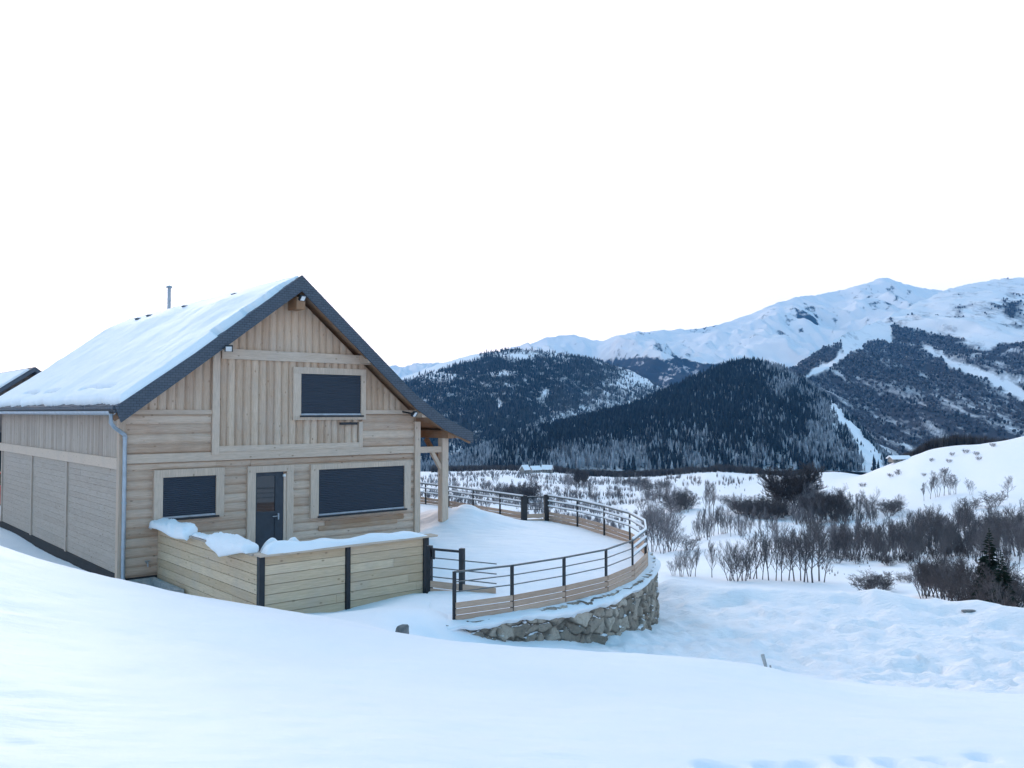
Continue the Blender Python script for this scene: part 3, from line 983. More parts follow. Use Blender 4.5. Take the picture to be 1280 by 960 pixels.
open_ = np.maximum(open_, 0.75 * sstep(930, 980, px) * (1 - 0.85 * blob(px, py, 995, 512, 26, 18)))
dens = 0.93 - open_ + 1.25 * patch * (0.3 + open_)
dens = dens * (1 - 1.3 * strip_hill(px, py)) * (1 - 0.85 * blob(px, py, 968, 463, 18, 6))
keep = (rng.random(len(p)) < dens) & (py < 592)
pts = p[keep]; h = 6 + 11 * rng.random(len(pts)) ** 1.5
scatter('conifer_forest', pts, h, np.clip(rng.random(len(pts)) ** 2, 0, 1), mat_tone('forest_conifers', (0.014, 0.021, 0.029), (0.042, 0.054, 0.066)), CT, 'dark conifer forest covering the pyramid hill', 'forest')
rest = (~keep) & (rng.random(len(p)) < 0.75) & (py < 592) & (strip_hill(px, py) < 0.55)
pts = p[rest]; h = 6 + 7 * rng.random(len(pts))
scatter('frosted_wood', pts, h, rng.random(len(pts)), mat_tone('frosted_wood', (0.06, 0.065, 0.075), (0.40, 0.42, 0.46)), CT + CT + TW, 'frosted pale wood between the conifers on the hill', 'forest')

p = pick_on(lx_, ly_, lz_, 64000, 200 / 215)
px, py = project(p[:, 0], p[:, 1], p[:, 2])
wv = wood_left(px, py, p[:, 0], p[:, 1], p[:, 2], 0)
keep = rng.random(len(p)) < (wv - 0.20) * 1.25
pts = p[keep]; h = 4.5 + 9.5 * rng.random(len(pts)) ** 1.6
tl = np.clip(rng.random(len(pts)) ** 2 * 0.5 + 0.7 * rng.random(len(pts)) * sstep(690, 790, px[keep] + 0.9 * (py[keep] - 470)), 0, 1)
scatter('mountain_forest', pts, h, tl, mat_tone('mountain_conifers', (0.018, 0.026, 0.036), (0.15, 0.16, 0.185)), CT, 'dark forest on the mountain behind the chalet', 'forest')

p = pick_on(rx_, ry_, rz_, 90000, 240 / 255)
px, py = project(p[:, 0], p[:, 1], p[:, 2])
wv = wood_right(px, py, p[:, 0], p[:, 1], p[:, 2], 0)
keep = (rng.random(len(p)) < (wv - 0.36) * 1.0) & (px < 1330) & (wv > 0.45)
pts = p[keep]; h = 5 + 7 * rng.random(len(pts))
scatter('brown_mountain_wood', pts, h, rng.random(len(pts)), mat_tone('brown_mountain_wood', (0.026, 0.026, 0.031), (0.17, 0.165, 0.18)), RT, 'brown leafless wood on the right mountain', 'forest', 1.4)

# brown bare wood along the foot of the hill and behind the white hill
pts, hh = [], []
for k in range(5200):
    px_ = rnd.uniform(540, 1010); d_ = rnd.uniform(900, 1060)
    x_ = (px_ - 640) / F * d_
    pts.append((x_, d_)); hh.append(rnd.uniform(5, 12) * (0.75 + 0.5 * float(vnoise(px_ / 20.0, 0.3, 5))))
for k in range(2600):
    px_ = rnd.uniform(1125, 1275); d_ = rnd.uniform(500, 570)
    x_ = (px_ - 640) / F * d_
    pts.append((x_, d_)); hh.append(rnd.uniform(5, 12) * (0.5 + 0.5 * math.sin(math.pi * (px_ - 1125) / 150)))
pts = np.array(pts); zz = height(pts[:, 0], pts[:, 1])
scatter('valley_wood', np.column_stack([pts, zz - 0.5]), np.array(hh), rng.random(len(pts)), mat_tone('valley_wood', (0.035, 0.028, 0.026), (0.125, 0.105, 0.095)), TW, 'brown bare wood along the foot of the hills', 'forest', 1.2)
#==HOUSE==
# ------------------------------------------------------------------ the chalet
HOUSE_L = 11.9
chalet = empty('chalet', A, HROT)
tag(chalet, 'pale timber chalet with closed roller shutters and a snow covered roof', 'chalet')

W_S1 = G(521, 560)[0]                                    # right end of the gable wall
APX = G(377, 345, -0.5)
PROFILE = [G(150, 506, -0.5), G(243, 443, -0.5), APX, G(520, 495, -0.5), G(556, 523, -0.5), G(591, 541.5, -0.5)]
PROFILE[0] = (-0.30, PROFILE[0][1] - 0.06)
PS = [p[0] for p in PROFILE]; PZ = [p[1] for p in PROFILE]
ROOF_T = 0.30


def under(s):
    """underside of the roof above the gable"""
    return float(np.interp(s, PS, PZ)) - ROOF_T - 0.02


# backing of the walls
mb = MB()
poly = [(0.03, 0.0), (W_S1 - 0.03, 0.0), (W_S1 - 0.03, under(W_S1)), (APX[0], under(APX[0])), (0.03, under(0.03))]
mb.prism(poly, 0.0, 0.16, 0.3)
gable = mb


def log_board(mb, a0, a1, b0, b1, bulge, tone, vertical=False, slope=None, t0=0.0):
    """half-log board on the gable: runs a0..a1 along its length, b0..b1 across; bulges towards -y"""
    k = 6
    prof = []
    for i in range(k + 1):
        u = i / k
        prof.append((b0 + 0.008 + (b1 - b0 - 0.016) * u, t0 - bulge * (1 - (2 * u - 1) ** 2) ** 0.55 - 0.004))
    v, f = [], []
    for b, y in prof:
        if vertical:
            top = min(a1, slope(b)) if slope else a1
            v += [(b, y, a0), (b, y, top)]
        else:
            v += [(a0, y, b), (a1, y, b)]
    for i in range(k):
        q = (2 * i, 2 * i + 1, 2 * i + 3, 2 * i + 2)
        f.append(q[::-1] if vertical else q)
    v2 = [(p[0], t0 - 0.001, p[2]) for p in v]
    n0 = len(v)
    v += v2
    ends0 = [2 * i for i in range(k + 1)]; ends1 = [2 * i + 1 for i in range(k + 1)]
    f.append(tuple(ends0 + [n0 + ends0[-1], n0 + ends0[0]])); f.append(tuple(ends1[::-1] + [n0 + ends1[0], n0 + ends1[-1]]))
    mb.add(v, f, tone, False)


def rt():
    return rnd.uniform(0.15, 0.85)


zb0 = G(330, 573)[1]; zb1 = G(330, 563)[1]               # the floor band across the gable
zE = G(200, 518)[1]                                      # the rail under the left upright boards
sP = G(264, 500)[0]; sQ = G(447, 540)[0]                 # the upright panel
zT0 = G(360, 452)[1]; zT1 = G(360, 440)[1]               # the collar beam
door_s0, door_s1 = G(311, 640)[0], G(366, 640)[0]

# lower storey: horizontal logs, broken at the door
z = 0.06
while z < zb0 - 0.02:
    z2 = min(z + 0.2, zb0)
    cuts = [0.05, door_s0 + 0.02, door_s1 - 0.02, W_S1 - 0.12]
    for a, b in ((cuts[0], cuts[1]), (cuts[2], cuts[3])):
        x = a
        while x < b - 0.01:
            x2 = min(b, x + rnd.uniform(1.6, 3.4))
            if b - x2 < 0.5: x2 = b
            log_board(gable, x, x2 - 0.004, z, z2, 0.032, rt()); x = x2
    if z2 >= 0: z = z2
for k in range(2):                                       # the course over the door
    pass
low_h = MB()
z = zb1
while z < zE - 0.03:                                     # upper storey, left and right of the panel
    z2 = z + (zE - zb1) / max(1, round((zE - zb1) / 0.2))
    log_board(gable, 0.05, sP - 0.005, z, z2, 0.032, rt())
    log_board(gable, sQ + 0.10, W_S1 - 0.12, z, z2, 0.032, rt())
    z = z2
log_board(gable, door_s0 + 0.02, door_s1 - 0.02, zb0 - 0.2, zb0 - 0.001, 0.040, rt())
gw = gable.build('gable_wall', M['log'], chalet)

up = MB()
def uprights(s0, s1, za, zb, bulge=0.03, wdt=0.187, slope=under):
    n = max(1, round((s1 - s0) / wdt))
    for i in range(n):
        b0 = s0 + (s1 - s0) * i / n; b1 = s0 + (s1 - s0) * (i + 1) / n
        if za < min(zb, min(slope(b0), slope(b1))) - 0.02:
            log_board(up, za, zb, b0, b1, bulge, rt(), True, slope)
uprights(sP + 0.17, sQ, zb1 + 0.12, zT0 + 0.02, 0.04)
uprights(APX[0] - 2.8, APX[0] + 2.8, zT1 - 0.02, 9.9)
uprights(0.12, sP - 0.01, zE + 0.10, 9.9)
uprights(sQ + 0.02, W_S1 - 0.13, zE + 0.10, zT0 if False else 9.9)
up.build('upright_cladding', M['log_v'], chalet)

tr = MB()
def hbar(px0, py0, px1, py1, t=-0.075, depth=0.08, tone=None):
    (s0, z0), (s1, z1) = G(px0, py0, t), G(px1, py1, t)
    tr.box(min(s0, s1), max(s0, s1), t, t + depth, min(z0, z1), max(z0, z1), rt() if tone is None else tone)
# floor band, collar beam, rails and the edge boards
tr.box(0.0, W_S1, -0.060, 0.02, zb0, zb1, 0.6)
tr.box(sP + 0.165, sQ + 0.10, -0.072, 0.0, zb1 + 0.002, zb1 + 0.13, 0.7)
tr.box(G(276, 440)[0], G(462, 450)[0], -0.085, 0.0, zT0, zT1, 0.6)
tr.box(0.05, sP - 0.004, -0.062, 0.0, zE - 0.0, zE + 0.10, 0.4)
tr.box(sQ + 0.11, W_S1 - 0.12, -0.058, 0.0, zE + 0.0, zE + 0.10, 0.55)
tr.build('cross_beam', M['trim'], chalet)
tv = MB()
tv.box(sP, sP + 0.165, -0.088, 0.0, zb1 - 0.06, zT1 + 0.02, 0.75)
tv.build('edge_board', M['trim_v'], chalet)
tv = MB()
tv.box(sQ, sQ + 0.105, -0.08, 0.0, zb1 + 0.004, G(447, 527)[1], 0.65)
tv.build('edge_board', M['trim_v'], chalet)
tv = MB()
tv.box(W_S1 - 0.12, W_S1 + 0.05, -0.10, 0.10, 0.0, G(520, 527)[1], 0.6)
tv.build('corner_post', M['trim_v'], chalet)
tv = MB()
tv.box(-0.075, 0.05, -0.055, 0.10, 0.0, under(0.0) - 0.02, 0.35)
tv.build('corner_post', M['trim_v'], chalet)
# rusty boards washed out under the right window
tv = MB()
for k, (a, b, py) in enumerate([(405, 503, 652), (397, 495, 658)]):
    s0, z0 = G(a, py); s1, _ = G(b, py)
    log_board(tv, s0, s1, z0 - 0.12, z0 + 0.02, 0.012, 0.3 + 0.4 * k, t0=-0.042)
tv.build('stained_board', M['stain'], chalet)
# purlin ends carrying the roof
def purlin(px, py, wz, hz):
    s, zz = G(px, py, -0.35)
    b = MB(); b.box(s - wz / 2, s + wz / 2, -0.48, -0.09, zz - hz / 2, zz + hz / 2, 0.5); b.build('purlin_end', M['trim'], chalet)
purlin(461, 449, 0.20, 0.20); purlin(528, 517, 0.2, 0.2); purlin(283, 432, 0.2, 0.2)
b = MB(); b.box(APX[0] - 0.11, APX[0] + 0.11, -0.48, -0.05, APX[1] - 0.78, APX[1] - 0.50, 0.5); b.build('purlin_end', M['soffit'], chalet)

# windows with roller shutters down
def window(x0, y0, x1, y1, inner, sill_dark=True, drop=None):
    """outer frame corners (photo px) and shutter corners"""
    t = -0.115
    s0, z1 = G(x0, y0, t); s1, _ = G(x1, y0, t); _, z0 = G(x0, y1, t)
    i0, j1 = G(inner[0], inner[1], -0.06); i1, _ = G(inner[2], inner[1], -0.06); _, j0 = G(inner[0], inner[3], -0.06)
    m = MB()
    m.box(s0, s1, t, 0.0, j1, max(z1, j1 + 0.10), 0.55)
    m.box(s0 + 0.003, i0, t + 0.004, 0.0, j0 - 0.06, j1 - 0.002, 0.7)
    m.box(i1, s1 - 0.003, t + 0.004, 0.0, j0 - 0.06, j1 - 0.002, 0.6)
    if drop: m.box(s0, s1, t, 0.0, z0, j0 - 0.03, 0.5)
    f = m.build('window', M['trim_v'], chalet)
    m = MB()
    n = max(6, int((j1 - j0) / 0.042))
    for k in range(n):
        a = j0 + (j1 - j0) * k / n; bq = j0 + (j1 - j0) * (k + 1) / n
        log_board(m, i0, i1, a - 0.004, bq + 0.004, 0.011, 0.5, t0=-0.062)
    m.box(i0, i1, -0.060, -0.001, j0, j1, 0.4)
    m.build('roller_shutter', M['shutter'], f)
    m = MB(); m.box(i0 + 0.01, i1 - 0.01, -0.105, -0.063, j0 - 0.012, j0 + 0.03, 0.5); m.build('bottom_bar', M['zinc'], f)
    m = MB(); m.box(i0 - 0.03, i1 + 0.06, -0.15, -0.002, j0 - 0.055, j0 - 0.016, 0.5); m.build('sill', M['black'], f)
    return f
window(367, 458.5, 458, 525, (375.5, 467, 450.5, 518.5), drop=True)
window(193, 588, 281, 657, (203, 597, 269.5, 648))
window(389, 581, 514, 654, (397.5, 587, 504.5, 644))
# dark ventilation slot
s0, z0 = G(425, 529.5, -0.09); s1, _ = G(446, 529.5, -0.09)
b = MB(); b.box(s0, s1, -0.125, -0.056, z0 - 0.03, z0 + 0.03); b.build('vent_slot', M['black'], chalet)

# door
t = -0.095
s0, z1 = G(310, 584, t); s1, _ = G(367.5, 584, t)
i0, j1 = G(319, 591, -0.05); i1, _ = G(358, 591, -0.05)
m = MB()
m.box(s0, s1, t, 0.0, j1 + 0.002, j1 + 0.15, 0.6)
m.box(s0 + 0.002, i0, t + 0.004, 0.0, 0.0, j1, 0.75)
m.box(i1, s1 - 0.002, t + 0.004, 0.0, 0.0, j1, 0.65)
m.box(i1 - 0.07, i1 - 0.001, t + 0.03, 0.0, 0.0, j1 - 0.05, 0.9)
dr = m.build('door', M['trim_v'], chalet)
zm = G(335, 641, -0.03)[1]
m = MB()
d1 = i1 - 0.075
for a, bq, c, d in ((i0 + 0.002, i0 + 0.04, 0.02, j1 - 0.004), (d1 - 0.20, d1, 0.02, j1 - 0.004), (i0 + 0.041, d1 - 0.201, j1 - 0.09, j1 - 0.006), (i0 + 0.041, d1 - 0.201, zm - 0.03, zm + 0.03), (i0 + 0.041, d1 - 0.201, 0.02, 0.12)):
    m.box(a, bq, -0.05, -0.005, c, d)
m.box(i0 + 0.04, d1 - 0.20, -0.03, -0.008, 0.1, zm, 0.5)
m.build('door_leaf', M['door'], dr)
m = MB(); m.box(i0 + 0.04, d1 - 0.2, -0.028, -0.01, zm + 0.03, j1 - 0.09); m.build('glass_pane', M['glass'], dr)
m = MB(); m.box(d1 - 0.15, d1 - 0.12, -0.10, -0.05, 1.0, 1.14); m.bar((d1 - 0.135, -0.095, 1.08), (d1 - 0.28, -0.095, 1.08), 0.02, 0.02); m.build('handle', M['zinc'], dr)
# warm lamp over the door frame corner is only a small pale spot
s, zz = G(355, 594, -0.1); m = MB(); m.box(s - 0.03, s + 0.03, -0.13, -0.098, zz - 0.03, zz + 0.02); m.build('door_sensor', M['lamp_glass'], chalet)

# side wall (faces -x in the local frame)
mb = MB(); mb.box(0.0, 0.14, 0.1, HOUSE_L, 0.0, under(0.0) + 0.06, 0.3)
def side_board(mb, t0, t1, z0, z1, x, tone): mb.box(x, 0.0, t0, t1, z0, z1, tone)
tb, zbA = S(76, 575); _, zbB = S(76, 563)
z = 0.13
while z < zbA - 0.01:
    z2 = min(z + 0.135, zbA); y = 0.1
    while y < HOUSE_L - 0.01:
        y2 = min(HOUSE_L, y + rnd.uniform(2.2, 4.2))
        side_board(mb, y, y2 - 0.004, z + 0.002, z2 - 0.002, -0.022 - 0.003 * rnd.random(), rnd.uniform(0.4, 0.66)); y = y2
    z = z2
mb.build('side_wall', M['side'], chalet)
mb = MB(); y = 0.1
while y < HOUSE_L - 0.02:
    y2 = min(y + 0.145, HOUSE_L); side_board(mb, y + 0.006, y2 - 0.006, zbB, under(0.0) - 0.0, -0.024 - 0.006 * rnd.random(), rt()); y = y2
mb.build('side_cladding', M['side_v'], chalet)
mb = MB(); mb.box(-0.06, -0.001, 0.101, HOUSE_L + 0.05, zbA, zbB, 0.75); mb.build('side_band', M['trim'], chalet)
for px in (42, 86, 4.5):
    tt, _ = S(px, 600); mb = MB(); mb.box(-0.065, -0.001, tt - 0.055, tt + 0.055, 0.13, zbA - 0.002, 0.8); mb.build('side_batten', M['side_v'], chalet)
mb = MB(); mb.box(-0.045, 0.12, 0.0, HOUSE_L, -0.5, 0.125); mb.box(-0.04, W_S1, -0.03, -0.001, -0.5, 0.05)
mb.build('plinth', M['plinth'], chalet)
# the two walls out of sight
mb = MB(); mb.box(W_S1 - 0.18, W_S1, 0.17, HOUSE_L, 0.0, under(W_S1), 0.5); mb.prism([(0.03, 0), (W_S1, 0), (W_S1, under(W_S1)), (APX[0], under(APX[0])), (0.03, under(0.03))], HOUSE_L - 0.15, HOUSE_L, 0.5)
mb.build('far_wall', M['log'], chalet)

# roof: slate slab with deep verge boards
T0, T1 = -0.5, 12.15
mb = MB()
n = len(PROFILE)
low = [(s, z - 0.10) for s, z in PROFILE]
mb.prism([p for p in low] + [p for p in PROFILE[::-1]], T0 + 0.01, T1, 0.5)
roof = mb.build('roof', M['slate'], chalet)
mb = MB()
lo2 = [(s, z - 0.112) for s, z in PROFILE]; lo3 = [(s, z - 0.15) for s, z in PROFILE]
mb.prism(lo3 + lo2[::-1], T0 + 0.06, T1 - 0.05, 0.5)
mb.build('soffit', M['soffit'], roof)
mb = MB()
drop = [0.30, 0.33, 0.36, 0.33, 0.31, 0.26]
botv = [(s, z - d) for (s, z), d in zip(PROFILE, drop)]
botv[0] = (PROFILE[0][0] + 0.12, botv[0][1])
mb.prism(botv + [(s, z + 0.02) for s, z in PROFILE[::-1]], T0 - 0.03, T0 + 0.012, 0.5)
mb.build('verge_board', M['slate'], roof)
mb = MB()
mb.prism([(s, z - 0.3) for s, z in PROFILE] + PROFILE[::-1], T1, T1 + 0.04, 0.5)
mb.build('verge_board', M['slate'], roof)
# rafters showing under the verge
for k, tt in enumerate((T0 + 0.12,)):
    mb = MB()
    for i in range(n - 1):
        (a, b), (c, d) = PROFILE[i], PROFILE[i + 1]
        mb.bar((a, tt, b - 0.22), (c, tt, d - 0.22), 0.07, 0.13, 0.4, up=(0, 1, 0) if False else (0, 0, 1))
    mb.build('rafter', M['soffit'], roof)
# gutter and downpipe
mb = MB()
g = []
for k in range(9):
    a = math.pi + math.pi * k / 8
    g.append((PROFILE[0][0] - 0.05 + 0.075 * math.cos(a), PROFILE[0][1] - 0.075 + 0.075 * math.sin(a)))
g2 = [(x * 1.0, z_ + 0.006) for x, z_ in g[::-1]]
mb.prism(g + g2, T0 - 0.02, T1, 0.5)
mb.build('gutter', M['zinc'], chalet)
gx, gz = PROFILE[0][0] - 0.05, PROFILE[0][1] - 0.14
mb = MB()
mb.tube([(gx, T0 + 0.06, gz + 0.02), (gx, T0 + 0.06, gz - 0.16), (gx + 0.10, T0 + 0.16, gz - 0.26), (0.02, -0.12, gz - 0.42), (0.02, -0.12, gz - 0.52), (0.02, -0.12, 0.02)], 0.042, 10)
for zz in (gz - 0.5, 1.6, 0.7): mb.tube([(0.02, -0.12, zz), (0.02, -0.12, zz + 0.05)], 0.05, 10)
mb.build('downpipe', M['zinc'], chalet)
# flue
def on_left(px, py):
    """point of the left roof slope seen at a photo pixel -> local (s, t, z)"""
    r = ray(px, py); o = np.array([0, 0, EYE]) - A
    lo = np.array([np.dot(o, U), np.dot(o, V), o[2]]); ld = np.array([np.dot(r, U), np.dot(r, V), r[2]])
    (s0, z0), (s1, z1) = PROFILE[1], PROFILE[2]
    nrm = np.array([-(z1 - z0), 0, s1 - s0]); k = np.dot(np.array([s0, 0, z0]) - lo, nrm) / np.dot(ld, nrm)
    return lo + ld * k
slope_dir = np.array([PROFILE[2][0] - PROFILE[1][0], 0, PROFILE[2][1] - PROFILE[1][1]]); slope_dir /= np.linalg.norm(slope_dir)
slope_n = np.array([-slope_dir[2], 0, slope_dir[0]])
fp = on_left(206.5, 385.5)
mb = MB()
mb.tube([(fp[0] + 0.12, fp[1], fp[2] - 0.2), (fp[0] + 0.12, fp[1], fp[2] + 0.66)], 0.055, 10)
mb.tube([(fp[0] + 0.12, fp[1], fp[2] + 0.67), (fp[0] + 0.12, fp[1], fp[2] + 0.72), (fp[0] + 0.12, fp[1], fp[2] + 0.75)], [0.10, 0.10, 0.03], 10)
mb.build('flue_pipe', M['zinc'], roof)
for px, py, wd in [(295, 373, 0.26), (232, 387.5, 0.22), (187, 398.5, 0.24), (173, 402.5, 0.26)]:
    c = on_left(px, py) + slope_n * 0.02
    a = c + slope_dir * 0.22; d = np.array([0, 1.0, 0]) * wd / 2; h = slope_n * 0.13
    mb = MB(); mb.add([c - d, c + d, c - d + h, c + d + h, a - d * 0.3, a + d * 0.3], [(0, 1, 3, 2), (2, 3, 5, 4), (0, 2, 4), (1, 5, 3), (0, 4, 5, 1)])
    mb.build('roof_vent', M['slate'], roof)

# floodlights
def flood(px, py, t, yaw, size=0.17):
    s, zz = G(px, py, t)
    b = MB()
    c, sn = math.cos(yaw), math.sin(yaw)
    def q(x, y, z_): 
        y2 = y * 0.82 - z_ * 0.57; z2 = y * 0.57 + z_ * 0.82
        return (s + x * c - y2 * sn, t + x * sn + y2 * c, zz + z2)
    h = size / 2
    def blk(mb_, x0, x1, y0, y1, z0, z1):
        v = [q(x, y, z_) for z_ in (z0, z1) for (x, y) in ((x0, y0), (x1, y0), (x1, y1), (x0, y1))]
        mb_.add(v, [(0, 3, 2, 1), (4, 5, 6, 7), (0, 1, 5, 4), (1, 2, 6, 5), (2, 3, 7, 6), (3, 0, 4, 7)])
    blk(b, -h, h, -0.02, 0.03, -h * 0.8, h * 0.8)
    blk(b, -h, -h + 0.018, -0.035, -0.02, -h * 0.8, h * 0.8); blk(b, h - 0.018, h, -0.035, -0.02, -h * 0.8, h * 0.8)
    b.bar((s, t + 0.03, zz), (s, -0.05, zz + 0.06), 0.04, 0.04)
    o = b.build('floodlight', M['black'], chalet)
    b = MB(); blk(b, -h + 0.02, h - 0.02, -0.026, -0.021, -h * 0.68, h * 0.68); b.build('lamp_glass', M['lamp_glass'], o)
flood(286, 435.5, -0.60, -0.4); flood(378, 372.5, -0.58, 0.2, 0.16); flood(518, 517.5, -0.58, 0.4)
# tap on the wall
s, zz = G(184, 703.5, -0.08)
b = MB(); b.tube([(s, 0.0, zz), (s, -0.12, zz)], 0.02, 8); b.tube([(s, -0.11, zz + 0.01), (s, -0.13, zz - 0.08)], 0.015, 8); b.tube([(s - 0.05, -0.09, zz + 0.04), (s + 0.05, -0.09, zz + 0.04)], 0.012, 6)
b.build('tap', M['zinc'], chalet)

# porch on the right
sp_, _ = G(554, 600, 0.0)
zroof = lambda s: float(np.interp(s, PS, PZ)) - 0.18
for tt in (0.0, 3.9, 7.8):
    b = MB(); b.box(sp_ - 0.1, sp_ + 0.1, tt - 0.1, tt + 0.1, 0.0, zroof(sp_) - 0.22, 0.7); b.box(sp_ - 0.13, sp_ + 0.13, tt - 0.13, tt + 0.13, -0.1, 0.17, 0.2)
    b.build('porch_post', M['trim_v'], chalet)
    zt = G(535, 562, 0.0)[1]
    b = MB(); b.box(W_S1 + 0.05, sp_ - 0.1, tt - 0.06, tt + 0.06, zt - 0.08, zt + 0.08, 0.5); b.build('tie_beam', M['trim'], chalet)
    b = MB(); b.bar((sp_ - 0.38, tt, zt - 0.07), (sp_ - 0.09, tt, zt - 0.52), 0.09, 0.10, 0.5); b.build('knee_brace', M['trim'], chalet)
for tt, c_ in ((0.0, 0.9),):
    b = MB(); b.bar((sp_, tt + 0.1, zroof(sp_) - 0.95), (sp_, tt + 0.8, zroof(sp_) - 0.26), 0.10, 0.11, 0.3); b.build('knee_brace', M['soffit'], chalet)
b = MB(); b.box(sp_ - 0.1, sp_ + 0.1, -0.35, HOUSE_L, zroof(sp_) - 0.22, zroof(sp_) - 0.02, 0.4); b.build('wall_plate', M['soffit'], chalet)

# snow lying on the left slope
def roof_snow():
    nt, ns = 300, 130
    tt = np.linspace(T0 - 0.01, T1 - 0.02, nt); aa = np.linspace(0, 1, ns)
    TT, AA_ = np.meshgrid(tt, aa, indexing='ij')
    L = [0]; pts = PROFILE[:3]
    for i in range(2): L.append(L[-1] + math.hypot(pts[i + 1][0] - pts[i][0], pts[i + 1][1] - pts[i][1]))
    front = sstep(2.0, 0.0, AA_ * L[-1])
    lo_ = 0.13 + 0.10 * fbm(TT * 1.6, TT * 0, 201, 5, 0.65)
    ll = lo_ + (L[-1] + 0.02 - lo_) * AA_
    s0 = np.interp(ll, L, [p[0] for p in pts]); z0 = np.interp(ll, L, [p[1] for p in pts])
    th = 0.17 + 0.07 * fbm(TT * 0.55, ll * 0.5, 203, 3) + 0.015 * fbm(TT * 3, ll * 3, 204, 3)
    edge = np.minimum(1, (ll - lo_) / 0.14); th = th * np.sqrt(np.clip(edge, 0, 1)) ** 0.8
    ed2 = np.clip((TT - T0) / 0.10, 0, 1); th = th * np.sqrt(ed2 * (2 - ed2))
    th = th * np.clip((L[-1] + 0.02 - ll) / 0.9, 0.10, 1) ** 0.7
    rag = T0 + 0.16 + 0.12 * fbm(ll * 3.0, ll * 0 + 2, 205, 3)
    rag = np.where((ll < 2.6), T0 - 0.2, rag)
    th = np.where(TT < rag, -0.03, th)
    # cracks where the sheet has slipped over the eave
    for c0, c1, lc in ((0.9, 3.6, 0.62), (5.2, 7.0, 0.55), (7.6, 9.4, 0.58)):
        wv_ = np.exp(-((ll - lc - 0.05 * fbm(TT * 1.5, TT * 0, 207, 2)) / 0.05) ** 2) * sstep(c0, c0 + 0.3, TT) * sstep(c1, c1 - 0.3, TT)
        th = th - 0.30 * wv_ * (0.6 + 0.9 * np.clip(fbm(TT * 3, TT * 0, 208, 3) + 0.4, 0, 1)) * 0.7
    th = np.maximum(th, -0.05)
    k = slope_n
    X = s0 + k[0] * th; Z = z0 + k[2] * th + 0.004
    o = grid_mesh('roof_snow', X, TT, Z, M['snow'], flip=True)
    o.location = tuple(A); o.rotation_euler = (0, 0, HROT)
    return tag(o, 'blue white snow sheet lying on the chalet roof', 'snow', kind='stuff')
roof_snow()
# slate edges poking out in a row between snow and gutter
mb = MB(); y = T0
while y < T1 - 0.1:
    wdt = rnd.uniform(0.10, 0.18)
    mb.box(PROFILE[0][0] - 0.04, PROFILE[0][0] + 0.12, y + 0.006, y + wdt - 0.006, PROFILE[0][1] - 0.035, PROFILE[0][1] + 0.03 + 0.015 * rnd.random(), rt()); y += wdt
mb.build('eave_slate', M['slate'], roof)

# ------------------------------------------------------------------ light well by the corner
lw = empty('light_well', A, HROT)
tag(lw, 'open concrete light well with a pale rim at the foot of the gable', 'light well')
sF = G(195, 690)[0]
b = MB()
x0, x1, y0, y1 = 0.10, sF - 0.04, -1.75, -0.06
b.box(x0, x1, y1 - 0.12, y1, -0.62, 0.02); b.box(x0, x0 + 0.12, y0, y1 - 0.121, -0.62, 0.018); b.box(x1 - 0.10, x1, y0, y1 - 0.121, -0.62, 0.018); b.box(x0 + 0.121, x1 - 0.101, y0, y0 + 0.12, -0.62, 0.016)
b.build('rim', M['concrete'], lw)
b = MB(); b.box(x0 + 0.122, x1 - 0.102, y0 + 0.122, y1 - 0.122, -0.62, -0.50); b.build('floor_slab', M['plinth'], lw)

# ------------------------------------------------------------------ timber fence before the terrace
FA = (G(195.5, 690)[0], -0.05)                           # local s, t: where it leaves the gable
FB_w = at_z(321, 696, 1.07); FB = (FA[0] + 0.03, float(np.dot(FB_w - A, V)))
FC_w = at_z(530, 669, 1.10); FC = (float(np.dot(FC_w - A, U)), FB[1])
fence = empty('timber_fence', to_world(FB[0], FB[1]), HROT)
tag(fence, 'low L shaped fence of yellowish planks with charcoal posts in front of the chalet', 'fence')
def fl(s, t, z): return (s - FB[0], t - FB[1], z)
FTOP = 1.07
def fpanel(s0, t0, s1, t1, along_x, mat):
    b = MB(); zc = -0.25; i = 0
    while zc < FTOP - 0.02:
        z2 = min(zc + 0.165, FTOP - 0.005)
        L_ = math.hypot(s1 - s0, t1 - t0); x = 0
        while x < L_ - 0.01:
            x2 = L_ if rnd.random() < 0.72 or L_ - x < 1.2 else x + rnd.uniform(0.8, L_ - x)
            e = 0.003 * rnd.random()
            if along_x: b.box(*[q for q in (s0 + x - FB[0] + 0.003, s0 + x2 - FB[0] - 0.003)], -0.022 - e, 0.022, zc + 0.005, z2 - 0.004, rt())
            else: b.box(-0.022 - e, 0.022, t0 - FB[1] - x2 + 0.003, t0 - FB[1] - x - 0.003, zc + 0.005, z2 - 0.004, rt())
            x = x2
        zc = z2; i += 1
    b.build('panel', mat, fence)
fpanel(FA[0], FA[1], FB[0], FB[1] + 0.06, False, M['plank_y'])
sM = FB[0] + (FC[0] - FB[0]) * 0.49
fpanel(FB[0] + 0.06, 0, sM - 0.05, 0, True, M['plank'])
fpanel(sM + 0.05, 0, FC[0] - 0.05, 0, True, M['plank'])
for s_, w_ in ((FB[0], 0.10), (sM, 0.085), (FC[0], 0.12)):
    b = MB(); b.box(s_ - FB[0] - w_ / 2, s_ - FB[0] + w_ / 2, -0.055, 0.045, -0.3, FTOP - 0.01); b.build('post', M['black'], fence)
b = MB(); b.box(-0.07, FC[0] - FB[0] + 0.22, -0.13, 0.12, FTOP, FTOP + 0.035, 0.6); b.build('cap_board', M['trim'], fence)
b = MB(); b.box(-0.11, 0.11, 0.121, FA[1] - FB[1] + 0.05, FTOP, FTOP + 0.033, 0.5); b.build('cap_board', M['side'], fence)


